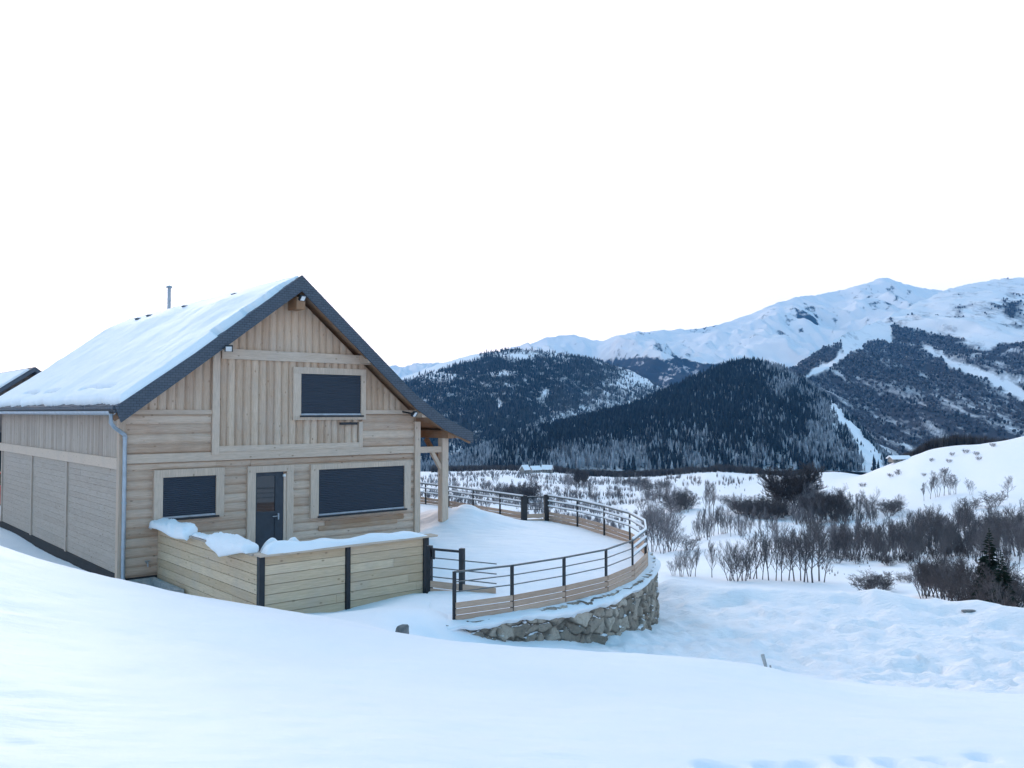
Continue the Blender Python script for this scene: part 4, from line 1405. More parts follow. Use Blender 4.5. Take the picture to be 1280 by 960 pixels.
def snow_pile(name, prof_fn, L_, frame, label, n=70, m_=18, seed=0):
    """a loaf of snow along local x: prof_fn(u) -> (centre y, half width, height, droop, base z)"""
    X = np.zeros((n, m_)); Y = X.copy(); Z = X.copy()
    for i in range(n):
        u = i / (n - 1)
        cy, hw_, hh_, droop, bz = prof_fn(u)
        endf = math.sqrt(max(0.0, 1 - (2 * u - 1) ** 16))
        for j in range(m_):
            a = -1 + 2 * j / (m_ - 1)
            prof = max(0.0, 1 - abs(a) ** 3.2) ** 0.6
            nz = 0.035 * float(fbm(u * L_ * 2.5, a * 1.3, seed, 3))
            X[i, j] = u * L_; Y[i, j] = cy + a * hw_ * (0.9 + 1.2 * nz)
            side = max(0.0, -a)
            Z[i, j] = bz + (hh_ + nz) * prof * endf - droop * side ** 1.3 - 0.004
    o = grid_mesh(name, X, Y, Z, M['snow'], flip=False)
    o.matrix_world = frame
    # underside, so that the pile is a body
    return o
FR = Matrix.Translation(Vector(to_world(FB[0], FB[1]))) @ Matrix.Rotation(HROT, 4, 'Z')
zt_ = FTOP + 0.036
lenC = FC[0] - FB[0]
o = snow_pile('fence_snow', lambda u: (0.02, 0.15 + 0.02 * math.sin(u * 9), (0.15 - 0.10 * u) + 0.05 * math.sin(u * 5 + 1) ** 2 + 0.02 * math.sin(u * 23), 0.0, zt_), lenC - 0.05, FR @ Matrix.Translation((0.06, 0, 0)), '', 90, 18, 301)
tag(o, 'lumpy snow strip along the front run of the timber fence', 'snow', kind='stuff')
lenA = FA[1] - FB[1]
FR2 = FR @ Matrix.Translation((0, 0, 0)) @ Matrix.Rotation(math.pi / 2, 4, 'Z')
def slab(u0, u1, fn, label, seed):
    o = snow_pile('snow_slab', fn, (u1 - u0) * lenA, FR2 @ Matrix.Translation((u0 * lenA, 0, 0)), '', 60, 22, seed)
    tag(o, label, 'snow', kind='stuff')
# local y of the run: +y points to -s (outwards, to the viewer's left)
def flip(fn): return lambda u: tuple(fn(u))
def slab_mesh(u0, u1, hw_, hh_, droop, off, label, seed):
    n, m_ = 90, 36
    X = np.zeros((n, m_)); Y = X.copy(); Z = X.copy()
    for i in range(n):
        u = i / (n - 1); dr_ = droop(u)
        endf = math.sqrt(max(0.0, 1 - abs(2 * u - 1) ** 22))
        for j in range(m_):
            th = 2 * math.pi * j / m_                     # round the cross-section: a flat-bottomed loaf
            ca, sa = math.cos(th), math.sin(th)
            a = math.copysign(abs(ca) ** 0.55, ca); b_ = math.copysign(abs(sa) ** 0.6, sa)
            nz = float(fbm(u * 7 + u0 * 9 + a, a * 2.0 + b_, seed, 4, 0.6))
            out_ = max(0.0, a + 0.2)
            X[i, j] = (0.5 + (u - 0.5) * (1 + 0.03 * nz)) * (u1 - u0) * lenA + 0.03 * nz + 0.06 * a * math.sin(seed + u)
            Y[i, j] = off + a * hw_ * (0.6 + 0.4 * endf) * (1 + 0.12 * nz) + out_ * dr_ * 0.15
            Z[i, j] = zt_ + (hh_(u) * (1 + 0.28 * nz) * endf * (0.5 + 0.5 * b_)) - dr_ * out_ ** 1.2 - 0.006
    o = grid_mesh('snow_slab', X, Y, Z, M['snow'], wrap=True, flip=True)
    o.matrix_world = FR2 @ Matrix.Translation((u0 * lenA, 0, 0))
    tag(o, label, 'snow', kind='stuff')
slab_mesh(0.05, 0.39, 0.17, lambda u: 0.15 + 0.05 * math.sin(2.6 * u), lambda u: 0.17 * max(0, 1 - abs(u - 0.55) / 0.5), 0.06, 'thick snow slab at the corner end of the fence', 311)
slab_mesh(0.42, 0.59, 0.10, lambda u: 0.06, lambda u: 0.0, 0.0, 'thin snow strip between the two slabs on the fence', 312)
slab_mesh(0.60, 1.0, 0.17, lambda u: 0.19 - 0.03 * u, lambda u: 0.07 + 0.03 * math.sin(6 * u), 0.05, 'snow slab sliding off the fence beside the chalet', 313)
# heap behind the fence corner
def heap(cx, cy, rx, ry, h, z0, label, seed, name='snow_heap'):
    n, m_ = 26, 40
    rr = np.linspace(0, 1, n)[:, None] * np.ones((1, m_)); aa = np.linspace(0, 2 * math.pi, m_, endpoint=False)[None] * np.ones((n, 1))
    X = rr * np.cos(aa) * rx; Y = rr * np.sin(aa) * ry
    Z = h * (1 - rr ** 2.2) ** 0.9 * (1 + 0.35 * fbm(X * 2 + seed, Y * 2, seed, 3)) - 0.02
    o = grid_mesh(name, X, Y, Z, M['snow'], wrap=True, flip=True)
    o.location = tuple(map(float, (cx, cy, z0))); o.rotation_euler = (0, 0, HROT)
    return tag(o, label, 'snow', kind='stuff')
c = to_world(FB[0] + 0.75, FB[1] + 0.75)
heap(c[0], c[1], 0.66, 0.48, 1.34, 0.0, 'snow heap piled behind the fence corner', 321)

# ------------------------------------------------------------------ terrace snow and stone wall
HC = to_world(W_S1, 0)
gA = at_z(534, 735, 0.12); 
spine_pts = [tuple((at_z(534, 735, 0.1) + np.array([0.02, 0.45, 0]))[:2]), (-2.1, 18.6), tuple(to_world(W_S1 - 1.2, -0.6)[:2]), tuple(to_world(W_S1 - 0.3, 0.6)[:2]), tuple(to_world(W_S1 - 0.3, 5)[:2]), tuple(to_world(W_S1 - 0.3, 12)[:2])]
SPINE, _ = resample(spine_pts, 0.05)
ter_f = rbf_fit([tuple(at_z(534, 735, 0.02)), (-1.75, 16.8, 0.0), tuple(at_z(568, 773, 0.27)), (-2.2, 17.0, 0.03), (-1.2, 16.2, 0.2)] + [(p[0], p[1], 0.27) for p in RAIL] + [(p[0], p[1], 0.30) for p in REAR]
                + [(0, 16, 0.27), (0.5, 18.5, 0.3), (-1, 18.5, 0.28), (1.2, 21, 0.32), (-1, 21.5, 0.33), (-2.2, 21.6, 0.30), (-0.8, 23.2, 0.42), (0.2, 22.6, 0.38), (-2.2, 24, 0.45), (-2.6, 25.5, 0.42), (-4.5, 28, 0.38), (-3.0, 22.6, 0.22), (-3.6, 23.8, 0.2), (-6, 30, 0.3)]
                + [(-3.1, 19.5, 0.12), (-3.0, 18.4, 0.10)])
nu, nw = len(WALL), 90
qs = np.linspace(0, 1, nu)
SPq = np.stack([np.interp(qs ** 1.15, np.linspace(0, 1, len(SPINE)), SPINE[:, k]) for k in range(2)], 1)
start = 16
ww = np.linspace(0, 1, nw) ** 1.5
WX = WALL[start:, 0][:, None] * (1 - ww) + SPq[start:, 0][:, None] * ww
WY = WALL[start:, 1][:, None] * (1 - ww) + SPq[start:, 1][:, None] * ww
WZ = ter_f(WX, WY)
mound = 0.42 * np.exp(-(((WX + 1.35) / 0.85) ** 2 + ((WY - 23.6) / 0.9) ** 2)) + 0.25 * np.exp(-(((WX + 2.3) / 0.8) ** 2 + ((WY - 24.8) / 1.0) ** 2)) + 0.12 * np.exp(-(((WX + 0.3) / 0.9) ** 2 + ((WY - 23.9) / 0.7) ** 2))
WZ = WZ + mound * (0.9 + 0.5 * fbm(WX * 1.3, WY * 1.3, 331, 3)) + 0.035 * fbm(WX * 0.9, WY * 1.6, 332, 4) + 0.012 * fbm(WX * 4, WY * 7, 333, 3)
edge_d = np.hypot(WX - WALL[start:, 0][:, None], WY - WALL[start:, 1][:, None])
lip = np.clip(1 - edge_d / 0.28, 0, 1)
ss = WALL_S[start:][:, None]
sink = np.clip(1 - np.arange(WZ.shape[0]) / 14.0, 0, 1)[:, None]
WZ = WZ - sink * 0.14
WZ = WZ - lip ** 2 * (0.05 + 0.05 * fbm(ss * 1.3, ss * 0, 334, 4)) - 0.03 * np.clip(1 - edge_d / 0.6, 0, 1)
outw = np.zeros_like(WALL); tg = np.gradient(WALL, axis=0); tg /= np.linalg.norm(tg, axis=1)[:, None]
WN = np.stack([tg[:, 1], -tg[:, 0]], 1)
# hanging rim of the sheet, down over the top stones
push = np.zeros((len(WALL) - start, 3))
e0x = WX[:, :1] + WN[start:, 0][:, None] * 0.05; e0y = WY[:, :1] + WN[start:, 1][:, None] * 0.05
drop_ = 0.01 + 0.13 * np.clip(fbm(ss * 0.9, ss * 0, 335, 4) + 0.1, 0, 1) + 0.05 * np.clip(fbm(ss * 5, ss * 0, 336, 3), 0, 1)
e1x = WX[:, :1] + WN[start:, 0][:, None] * 0.03; e1y = WY[:, :1] + WN[start:, 1][:, None] * 0.03
TX = np.hstack([WX[:, :1] - WN[start:, 0][:, None] * 0.05, e1x, e0x, WX]); TY = np.hstack([WY[:, :1] - WN[start:, 1][:, None] * 0.05, e1y, e0y, WY])
TZ = np.hstack([WZ[:, :1] - drop_ - 0.06, WZ[:, :1] - drop_, WZ[:, :1] - drop_ * 0.35, WZ])
ter = grid_mesh('terrace_snow', TX, TY, TZ, M['snow'], flip=True)
tag(ter, 'snow covered terrace inside the curved railing', 'terrace', kind='structure')

def stone_wall():
    hs = np.linspace(0, 1, 84)
    n = len(WALL)
    top = ter_f(WALL[:, 0], WALL[:, 1]) - 0.03
    top[:24] = np.minimum(top[:24], np.linspace(0.10, top[24], 24))
    bot = np.full(n, -0.0)
    bot = height(WALL[:, 0] + WN[:, 0] * 0.25, WALL[:, 1] + WN[:, 1] * 0.25) - 0.45
    hgt = top - bot
    Sg = WALL_S[:, None] * np.ones((1, len(hs))); Hg = hs[None] * hgt[:, None]
    # irregular stones: jittered cells, wider than tall, of mixed size
    best = np.full(Sg.shape, 9.0); sec = best.copy(); tone = np.zeros(Sg.shape); bul = np.zeros(Sg.shape)
    wx = Sg + 0.07 * fbm(Sg * 3, Hg * 3, 341, 2); wy = Hg + 0.07 * fbm(Sg * 3 + 9, Hg * 3, 342, 2)
    cw, ch = 0.27, 0.19
    ci = np.floor(wx / cw); cj = np.floor(wy / ch)
    for di in (-2, -1, 0, 1, 2):
        for dj in (-2, -1, 0, 1, 2):
            a, b = ci + di, cj + dj
            jx = _hash(a, b, 7); jy = _hash(a, b, 8); sz = _hash(a, b, 9)
            px_ = (a + jx) * cw; py_ = (b + jy) * ch
            th_ = (_hash(a, b, 15) - 0.5) * 1.6
            dx, dy = wx - px_, wy - py_
            ex = dx * np.cos(th_) + dy * np.sin(th_); ey = -dx * np.sin(th_) + dy * np.cos(th_)
            d = (np.abs(ex) ** 2.6 + np.abs(ey * (1.15 + 0.5 * jx)) ** 2.6) ** (1 / 2.6) - 0.16 * (sz ** 3 - 0.15)
            near_ = d < best
            sec = np.where(near_, best, np.minimum(sec, d)); best = np.where(near_, d, best)
            tone = np.where(near_, _hash(a, b, 10), tone); bul = np.where(near_, _hash(a, b, 12), bul)
            tx = np.where(near_, (_hash(a, b, 13) - 0.5) * ex + (_hash(a, b, 14) - 0.5) * ey, tx) if di + dj > -4 else np.zeros(Sg.shape)
    j = sec - best
    disp = 0.07 * np.clip(j / 0.03, 0, 1) ** 0.6 * (0.5 + 0.8 * bul) + 0.5 * tx * np.clip(j / 0.05, 0, 1) + 0.06 * fbm(Sg * 4, Hg * 4, 343, 5, 0.6)
    batter = (1 - hs)[None] * 0.06
    out = disp - 0.13 + batter
    X = WALL[:, 0][:, None] + WN[:, 0][:, None] * out; Y = WALL[:, 1][:, None] + WN[:, 1][:, None] * out
    Z = bot[:, None] + Hg + 0.02 * fbm(Sg * 6, Hg * 6, 344, 2)
    X = np.hstack([X, (WALL[:, 0] - WN[:, 0] * 0.5)[:, None], (WALL[:, 0] - WN[:, 0] * 0.5)[:, None]])
    Y = np.hstack([Y, (WALL[:, 1] - WN[:, 1] * 0.5)[:, None], (WALL[:, 1] - WN[:, 1] * 0.5)[:, None]])
    Z = np.hstack([Z, top[:, None], bot[:, None]])
    ext = lambda q: np.hstack([q, q[:, -1:], q[:, -1:]])
    o = grid_mesh('stone_wall', X, Y, Z, M['stone'], attrs={'tone': ext(tone), 'joint': ext(j)}, flip=False)
    return tag(o, 'curved rough stone wall holding up the snowy terrace', 'retaining wall')
stone_wall()

# ------------------------------------------------------------------ railings
def rail_run(name, pts, label, snowy_from=99, first_end_cap=True, post_w=None):
    """pts: tops of the posts in world space"""
    o3 = np.array([pts[0][0], pts[0][1], 0.0])
    root = empty(name, o3)
    tag(root, label, 'railing')
    loc = [np.array(p) - o3 for p in pts]
    for i, p in enumerate(loc):
        b = MB()
        wv = (post_w or {}).get(i, 0.055)
        d = loc[min(i + 1, len(loc) - 1)] - loc[max(i - 1, 0)]; d /= np.linalg.norm(d)
        b.bar((p[0], p[1], -0.1), (p[0], p[1], p[2] + 0.01), wv, 0.03 if wv < 0.08 else wv, up=(d[1], -d[0], 0))
        b.build('post', M['black'], root)
    for zz, th in ((1.0, 0.030), (0.845, 0.018), (0.69, 0.018)):
        for i in range(len(loc) - 1):
            a, c_ = loc[i].copy(), loc[i + 1].copy(); a[2] = c_[2] = zz
            b = MB()
            sn = i >= snowy_from
            b.bar(a, c_, th + (0.012 if sn else 0), th * (0.9 if not sn else 1.25))
            q = b.build('rail', M['cable'], root)
            if sn:
                b = MB(); e_ = (c_ - a) * 0.012; zo = np.array([0, 0, th / 2 + 0.020])
                b.bar(a + e_ + zo, c_ - e_ + zo, 0.034, 0.036); b.build('snow_line', M['snow'], q)
    for zz in (0.185, 0.285, 0.385, 0.485):
        for i in range(len(loc) - 1):
            a, c_ = loc[i].copy(), loc[i + 1].copy(); a[2] = c_[2] = zz
            L_ = float(np.linalg.norm(c_ - a)); dr_ = (c_ - a) / L_
            b = MB(); b.box(0.01, L_ - 0.01, -0.012, 0.012, -0.042, 0.042, rt())
            q = b.build('board', M['rail_plank'], root)
            nn = np.array([dr_[1], -dr_[0], 0]) * 0.03
            q.location = tuple(map(float, a + nn)); q.rotation_euler = (0, 0, math.atan2(dr_[1], dr_[0]))
    return root
rail_run('railing', RAIL, 'curved black railing with pale boards round the terrace edge', snowy_from=4, post_w={10: 0.06})
rail_run('railing', REAR, 'straight black railing behind the porch post at the rear of the terrace', snowy_from=0, post_w={0: 0.10})

def gate(p0, p1, ext, label, z_top, snowy, w0=0.09, w1=0.085):
    o3 = np.array([p0[0], p0[1], 0.0]); root = empty('gate', o3); tag(root, label, 'gate')
    a = np.array([0, 0, 0.0]); c_ = np.array([p1[0] - p0[0], p1[1] - p0[1], 0.0]); L_ = np.linalg.norm(c_); d = c_ / L_
    for q, wv in ((a, w0), (c_, w1)):
        b = MB(); b.bar((q[0], q[1], -0.15), (q[0], q[1], z_top + 0.04), wv, wv, up=(d[1], -d[0], 0)); b.build('post', M['black'], root)
    b = MB(); b.bar(a + d * 0.05 + (0, 0, z_top - 0.02), c_ - d * 0.03 + (0, 0, z_top - 0.02), 0.04, 0.04); b.build('top_bar', M['rail_snowy'] if snowy else M['black'], root)
    e = c_ + d * ext
    for zz in (0.79, 0.61, 0.44) if ext else (0.80, 0.62):
        b = MB(); b.bar(a + (0, 0, zz), e + (0, 0, zz), 0.018, 0.018); b.build('rail', M['rail_snowy'] if snowy else M['cable'], root)
    for zz in (0.31, 0.17) if ext else (0.12, 0.275, 0.43):
        LL = L_ + ext
        b = MB(); b.box(0.02, LL, -0.012, 0.012, -0.058, 0.058, rt()); q = b.build('board', M['rail_plank'], root)
        q.location = (float(d[1] * 0.03), float(-d[0] * 0.03), zz); q.rotation_euler = (0, 0, math.atan2(d[1], d[0]))
    b = MB(); lp = d * 0.09; b.bar(lp + (0, 0, z_top - 0.2), lp + (0, 0, z_top - 0.02), 0.08, 0.05); b.build('latch', M['black'], root)
    return root
gp0 = at_z(537, 684, 0.98); gp1 = at_z(577.5, 689, 0.96)
gate(gp0, gp1, 0.72, 'small black side gate beside the fence end post', 0.97, False)
gate(REAR[0] + (0.05, 0.02, 0), at_z(682, 620, 1.0), 0.0, 'black gate at the far edge of the terrace between the two railings', 1.0, True, 0.11, 0.10)

# stones and the marker stick in the slope
def rock(px, py, d, sx, sy, sz, label, seed, cat='stone'):
    p_ = at_d(px, py, d) if d else ground_at(px, py, 12.0, 24.0); b = MB(); n_, m_ = 9, 12
    v, f = [], []
    for i in range(n_):
        th = math.pi * i / (n_ - 1)
        for j in range(m_):
            ph = 2 * math.pi * j / m_
            q = np.array([math.sin(th) * math.cos(ph), math.sin(th) * math.sin(ph), math.cos(th)])
            q = np.sign(q) * np.abs(q) ** 0.55
            q = q * (1 + 0.22 * mnoise.noise(Vector(q * 1.4 + seed)))
            v.append((q[0] * sx, q[1] * sy, q[2] * sz))
    for i in range(n_ - 1):
        for j in range(m_):
            f.append((i * m_ + j, (i + 1) * m_ + j, (i + 1) * m_ + (j + 1) % m_, i * m_ + (j + 1) % m_))
    b.add(v, f, 0.5)
    o = b.build('stone', M['stone_plain'], None); o.location = tuple(map(float, p_)); o.rotation_euler = (0.05, 0.05, seed)
    return tag(o, label, cat)
M['stone_plain'] = mat_plain('grey_stone', (0.17, 0.175, 0.175), 0.9, 0, 0.15, 0.35, 9)
rock(503, 791, 11.7, 0.085, 0.08, 0.10, 'squared grey stone standing in the snow beside the stone wall end', 1.0)
rock(391, 775, 12.6, 0.16, 0.08, 0.03, 'flat dark stone just showing through the snow before the fence', 2.0)
rock(1211, 764, 0, 0.15, 0.10, 0.03, 'dark sliver of rock on the crest of the snow bank', 3.0)
sp0 = at_d(957, 846, 8.9); hz_ = float(height(sp0[0], sp0[1]))
b = MB()
b.tube([(0.02, 0, -0.12), (0.0, 0, 0.02), (-0.03, 0, 0.13)], [0.016, 0.018, 0.020], 8)
b.tube([(0.06, 0.0, -0.1), (0.05, 0.0, 0.02)], 0.010, 6)
o = b.build('wooden_stake', M['concrete'], None); o.location = (float(sp0[0]), float(sp0[1]), hz_)
tag(o, 'short grey stake leaning out of the open snow slope', 'stake')
#==VALLEY==
# ------------------------------------------------------------------ bare trees of the valley
def grow(H, stems, spread, levels, seed, thin=1.0, kids=(10, 6, 5), min_r=0.012, lean=0.15, up=0.25):
    r_ = random.Random(seed)
    segs = []                                            # level, points, radii
    def branch(p, d, L, rad, lev):
        n = 4 if lev < 2 else 2
        pts = [p]; rs = [rad]
        for i in range(n):
            d = (d + Vector((r_.uniform(-1, 1), r_.uniform(-1, 1), r_.uniform(-0.6, 1))) * (0.16 if lev == 0 else 0.28) + Vector((0, 0, up * 0.4))).normalized()
            p = p + d * (L / n)
            pts.append(p); rs.append(max(min_r, rad * (1 - 0.8 * (i + 1) / n)))
        segs.append((lev, pts, rs))
        if lev >= levels: return
        k = kids[min(lev, len(kids) - 1)]
        for i in range(k):
            f = (0.25 if lev == 0 else 0.15) + 0.83 * (i + r_.random() * 0.8) / k
            f = min(f, 0.98); q = f * n; a = int(min(q, n - 1)); c = pts[a].lerp(pts[a + 1], q - a)
            rr = rs[a] * 0.62
            ax = Vector((math.cos(i * 2.4 + r_.random()), math.sin(i * 2.4 + r_.random()), 0))
            ml = (pts[-1] - pts[0]).normalized()
            side = (ax - ml * ax.dot(ml)).normalized()
            dd = (ml * (0.75 if lev else 0.55) + side * spread * r_.uniform(0.7, 1.2) + Vector((0, 0, up))).normalized()
            branch(c, dd, L * (0.50 if lev == 0 else 0.55) * (1.15 - 0.55 * f) * r_.uniform(0.75, 1.2), max(min_r, rr), lev + 1)
    for s_ in range(stems):
        a = 6.283 * s_ / max(1, stems) + r_.random()
        e = lean if stems > 1 else 0.06
        d = Vector((math.cos(a) * e * r_.uniform(0.6, 1.6), math.sin(a) * e * r_.uniform(0.6, 1.6), 1)).normalized()
        off = Vector((math.cos(a), math.sin(a), 0)) * (0.12 if stems > 1 else 0) * H * r_.uniform(0.2, 1)
        branch(off - Vector((0, 0, 0.3)), d, H * r_.uniform(0.72, 0.95), H * 0.016 * thin, 0)
    return segs


def tree_mesh(name, segs, mat, levels):
    v, f = [], []
    for lev, pts, rs in segs:
        if lev not in levels: continue
        n = 5 if lev == 0 else 3
        b = len(v)
        for i, p in enumerate(pts):
            d = (pts[min(i + 1, len(pts) - 1)] - pts[max(i - 1, 0)]).normalized()
            ref = Vector((0, 0, 1)) if abs(d.z) < 0.9 else Vector((1, 0, 0))
            a = d.cross(ref).normalized(); c = a.cross(d)
            for k in range(n):
                t_ = 2 * math.pi * k / n
                v.append(p + (a * math.cos(t_) + c * math.sin(t_)) * rs[i])
        for i in range(len(pts) - 1):
            for k in range(n):
                f.append((b + i * n + k, b + i * n + (k + 1) % n, b + (i + 1) * n + (k + 1) % n, b + (i + 1) * n + k))
    me = bpy.data.meshes.new(name)
    me.from_pydata([tuple(p) for p in v], [], f); me.update()
    me.materials.append(mat)
    return me


# prototypes, each about one metre high so that a copy's scale is its height
class Proto:
    def __init__(self, kind, H, mat, **kw):
        sg = grow(H, seed=kw.pop('seed'), **kw)
        top = max(p.z for _, pts, _ in sg for p in pts)
        self.kind, self.H = kind, top
        self.trunk = tree_mesh('trunk', sg, mat, {0}); self.crown = tree_mesh('crown', sg, mat, {1, 2, 3, 4})


TALL = [Proto('bare_tree', 8, M['bark'], stems=1, spread=0.75, levels=3, seed=s_, kids=(13, 7, 5), min_r=0.016) for s_ in (1, 2, 3)]
SLIM = [Proto('bare_tree', 8, M['bark'], stems=1, spread=0.45, levels=3, seed=s_, kids=(13, 6, 4), up=0.4, min_r=0.016, thin=0.8) for s_ in (11, 12, 13)]
CLUMP = [Proto('bare_tree', 7, M['bark'], stems=4, spread=0.6, levels=2, seed=s_, kids=(11, 8), lean=0.25, min_r=0.017, thin=0.8) for s_ in (21, 22, 23)]
BUSH = [Proto('bare_bush', 3, M['bark_brown'], stems=10, spread=1.0, levels=3, seed=s_, kids=(7, 5, 4), lean=0.7, up=0.12, min_r=0.009, thin=0.8) for s_ in (31, 32, 33)]
PALE = [Proto('bare_tree', 7, M['bark_pale'], stems=3, spread=0.6, levels=3, seed=s_, kids=(9, 5, 4), lean=0.2, min_r=0.016, thin=0.7) for s_ in (41, 42)]
DOME = [Proto('bare_tree', 12, M['bark_brown'], stems=6, spread=0.85, levels=3, seed=61, kids=(16, 10, 6), lean=0.40, min_r=0.042)]
THICK = [Proto('bare_tree', 8, M['bark_brown'], stems=3, spread=0.7, levels=3, seed=s_, kids=(12, 7, 6), lean=0.22, min_r=0.020) for s_ in (51, 52)]


def plant(px, py, hpx, kinds, label, group, wid=1.0):
    g = ground_at(px, py)
    h = hpx * g[1] / F
    P = rnd.choice(kinds)
    o = empty(P.kind, g, rnd.uniform(0, 6.28))
    k = h / P.H
    o.scale = (k * wid, k * wid, k)
    tag(o, label, 'bush' if P.kind == 'bare_bush' else 'tree', group)
    for nm, me in (('trunk' if P.kind != 'bare_bush' else 'stems', P.trunk), ('crown' if P.kind != 'bare_bush' else 'twigs', P.crown)):
        c = bpy.data.objects.new(nm, me); COL.objects.link(c); c.parent = o
    return o


def row(items, kinds, label, group, wid=1.0):
    for px, py, h in items: plant(px, py, h, kinds, label, group, wid)


J = lambda a, b: rnd.uniform(a, b)
# clump just over the snow bank
row([(912, 726, 48), (920, 727, 52), (930, 726, 50), (938, 724, 56)], CLUMP, 'bushy bare tree at the left end of the clump over the snow bank', 'left end of the clump over the bank', 1.1)
row([(946, 724, 62), (953, 725, 52), (961, 726, 66), (970, 726, 58), (977, 727, 54)], SLIM, 'slim bare tree in the middle of the clump over the snow bank', 'middle of the clump over the bank')
row([(986, 726, 56), (993, 727, 72), (1001, 726, 66), (1005, 728, 90), (1010, 728, 62), (1016, 729, 84), (1024, 727, 78), (1030, 728, 58)], SLIM + TALL, 'tall bare tree at the right end of the clump over the snow bank', 'right end of the clump over the bank')
plant(890, 722, 48, SLIM, 'single thin bare tree left of the clump over the snow bank', 'loners')
row([(842, 720, 28), (852, 721, 34), (862, 721, 38)], CLUMP, 'small bare tree low behind the snow bank nearest the terrace', 'small trees behind the bank')
row([(869, 721, 40)], SLIM, 'slender bare sapling at the right of the small trees behind the bank', 'loners')
row([(1082, 741, 26), (1092, 742, 30), (1104, 741, 26)], BUSH, 'rounded bare bush alone on the snow just beyond the bank', 'round bushes beyond the bank', 1.1)
row([(1143, 690, 12), (1128, 728, 13), (1136, 729, 11)], BUSH, 'little bush in the open snow between the round bushes and the thicket', 'little bushes')
# thicket at the lower right
for k in range(16):
    plant(J(1152, 1200), J(745, 752), J(42, 62), CLUMP + THICK, 'bare tree in the tangled thicket right behind the bank', 'thicket behind the bank')
for k in range(15):
    plant(J(1195, 1290), J(752, 768), J(36, 66), CLUMP + THICK + BUSH, 'dense brown shrub in the thicket round the dark conifer', 'brown shrubs round the conifer', 1.0)
# by the railing
row([(812, 668, 36), (816, 690, 52), (822, 682, 60), (828, 692, 62), (835, 690, 58), (838, 676, 46)], CLUMP + PALE, 'bare tree close behind the curved end of the railing', 'trees behind the curved railing')
plant(862, 688, 20, BUSH, 'small round dark bush alone on the snow right of the railing', 'loners', 1.1)
# middle of the valley
row([(874, 676, 34), (880, 672, 38), (885, 672, 40), (892, 670, 34), (898, 668, 36), (904, 668, 38), (908, 667, 28)], CLUMP + SLIM, 'bare tree in the short row on the rise in the middle valley', 'short row on the rise')
row([(932, 662, 26), (938, 667, 30), (948, 671, 34), (960, 674, 36), (966, 674, 34), (971, 675, 32)], SLIM, 'bare tree on the descending row right of the rise', 'descending row')
row([(J(918, 952), J(641, 648), J(18, 26)) for k in range(11)], BUSH + CLUMP, 'dark bush in the thick hedge below the big round tree', 'hedge of dark bushes', 1.0)
row([(J(842, 866), J(636, 641), J(16, 30)) for k in range(8)], BUSH + CLUMP, 'dark bush in the clump left of the tall fence posts', 'dark clump left')
plant(726, 609, 24, DOME, 'dark dome of a tree at the end of the white banks below the forest', 'loners', 1.0)
row([(J(780, 832), J(606, 613), J(8, 13)) for k in range(9)], BUSH, 'reddish brown bush in the hedge under the white banks', 'hedge under the white banks', 1.2)
row([(J(630, 662), J(621, 627), J(14, 22)) for k in range(7)], BUSH, 'brown bush in the round clump behind the rear railing', 'brown clump behind the rear railing', 1.2)
row([(J(805, 842), J(622, 640), J(10, 22)) for k in range(14)], PALE + CLUMP, 'frosted shrub scattered in the valley left of the dark clump', 'frosted shrubs')
row([(882, 642, 36), (887, 643, 40), (892, 645, 44)], SLIM, 'tall thin bare tree rising behind the valley hedge', 'thin trees behind the hedge')
row([(917, 633, 18), (927, 632, 16)], SLIM, 'small column of a bare tree on the pale field', 'small columns on the pale field', 0.7)
row([(904, 630, 13)], BUSH, 'small frosted bush on the pale field beside the two small columns', 'loners')
# big round tree and the wood beside it
plant(990, 643, 66, DOME, 'big dark round crowned bare tree standing over the middle valley', 'loners', 1.15)
plant(975, 640, 44, [THICK[1]], 'dark bare tree leaning on the left of the big round crowned one', 'loners', 1.2)
row([(J(955, 985), J(642, 650), J(16, 30)) for k in range(8)], BUSH, 'dark bush at the foot of the big round tree', 'bushes under the big tree', 1.15)
row([(J(1000, 1050), J(642, 655), J(24, 44)) for k in range(24)], PALE + CLUMP + THICK, 'bare tree in the grey grove right of the big round tree', 'grey grove')
row([(J(1048, 1092), J(640, 655), J(18, 36)) for k in range(15)], THICK + CLUMP, 'dark bare tree at the right end of the grove under the white hill', 'dark end of the grove', 1.15)
row([(J(1100, 1132), J(638, 648), J(12, 24)) for k in range(6)], BUSH + CLUMP, 'dark bush on the toe of the white hill', 'bushes on the toe of the hill', 1.1)
# the white hill
row([(1155, 627, 24), (1163, 624, 28), (1172, 622, 38), (1180, 620, 36), (1187, 619, 28), (1194, 618, 24)], PALE + SLIM, 'bare tree in the small grove on the open white hill', 'small grove on the white hill')
plant(1215, 619, 22, PALE, 'single pale frosted tree right of the small grove on the white hill', 'loners')
plant(1260, 622, 28, [TALL[0]], 'dark bare tree alone at the right on the white hill', 'loners', 1.0)
plant(1215, 638, 18, BUSH, 'dark bush below the single pale tree on the white hill', 'loners')
plant(1242, 634, 22, BUSH, 'dark bush left below the dark lone tree of the white hill', 'loners')
for k in range(16):
    px = J(1075, 1275); py = pl(px, [(1075, 575), (1150, 570), (1280, 550)]) + J(0, 45)
    plant(px, py, J(3, 7), BUSH, 'tiny shrub sticking out of the snow on the white hill', 'tiny shrubs on the white hill')
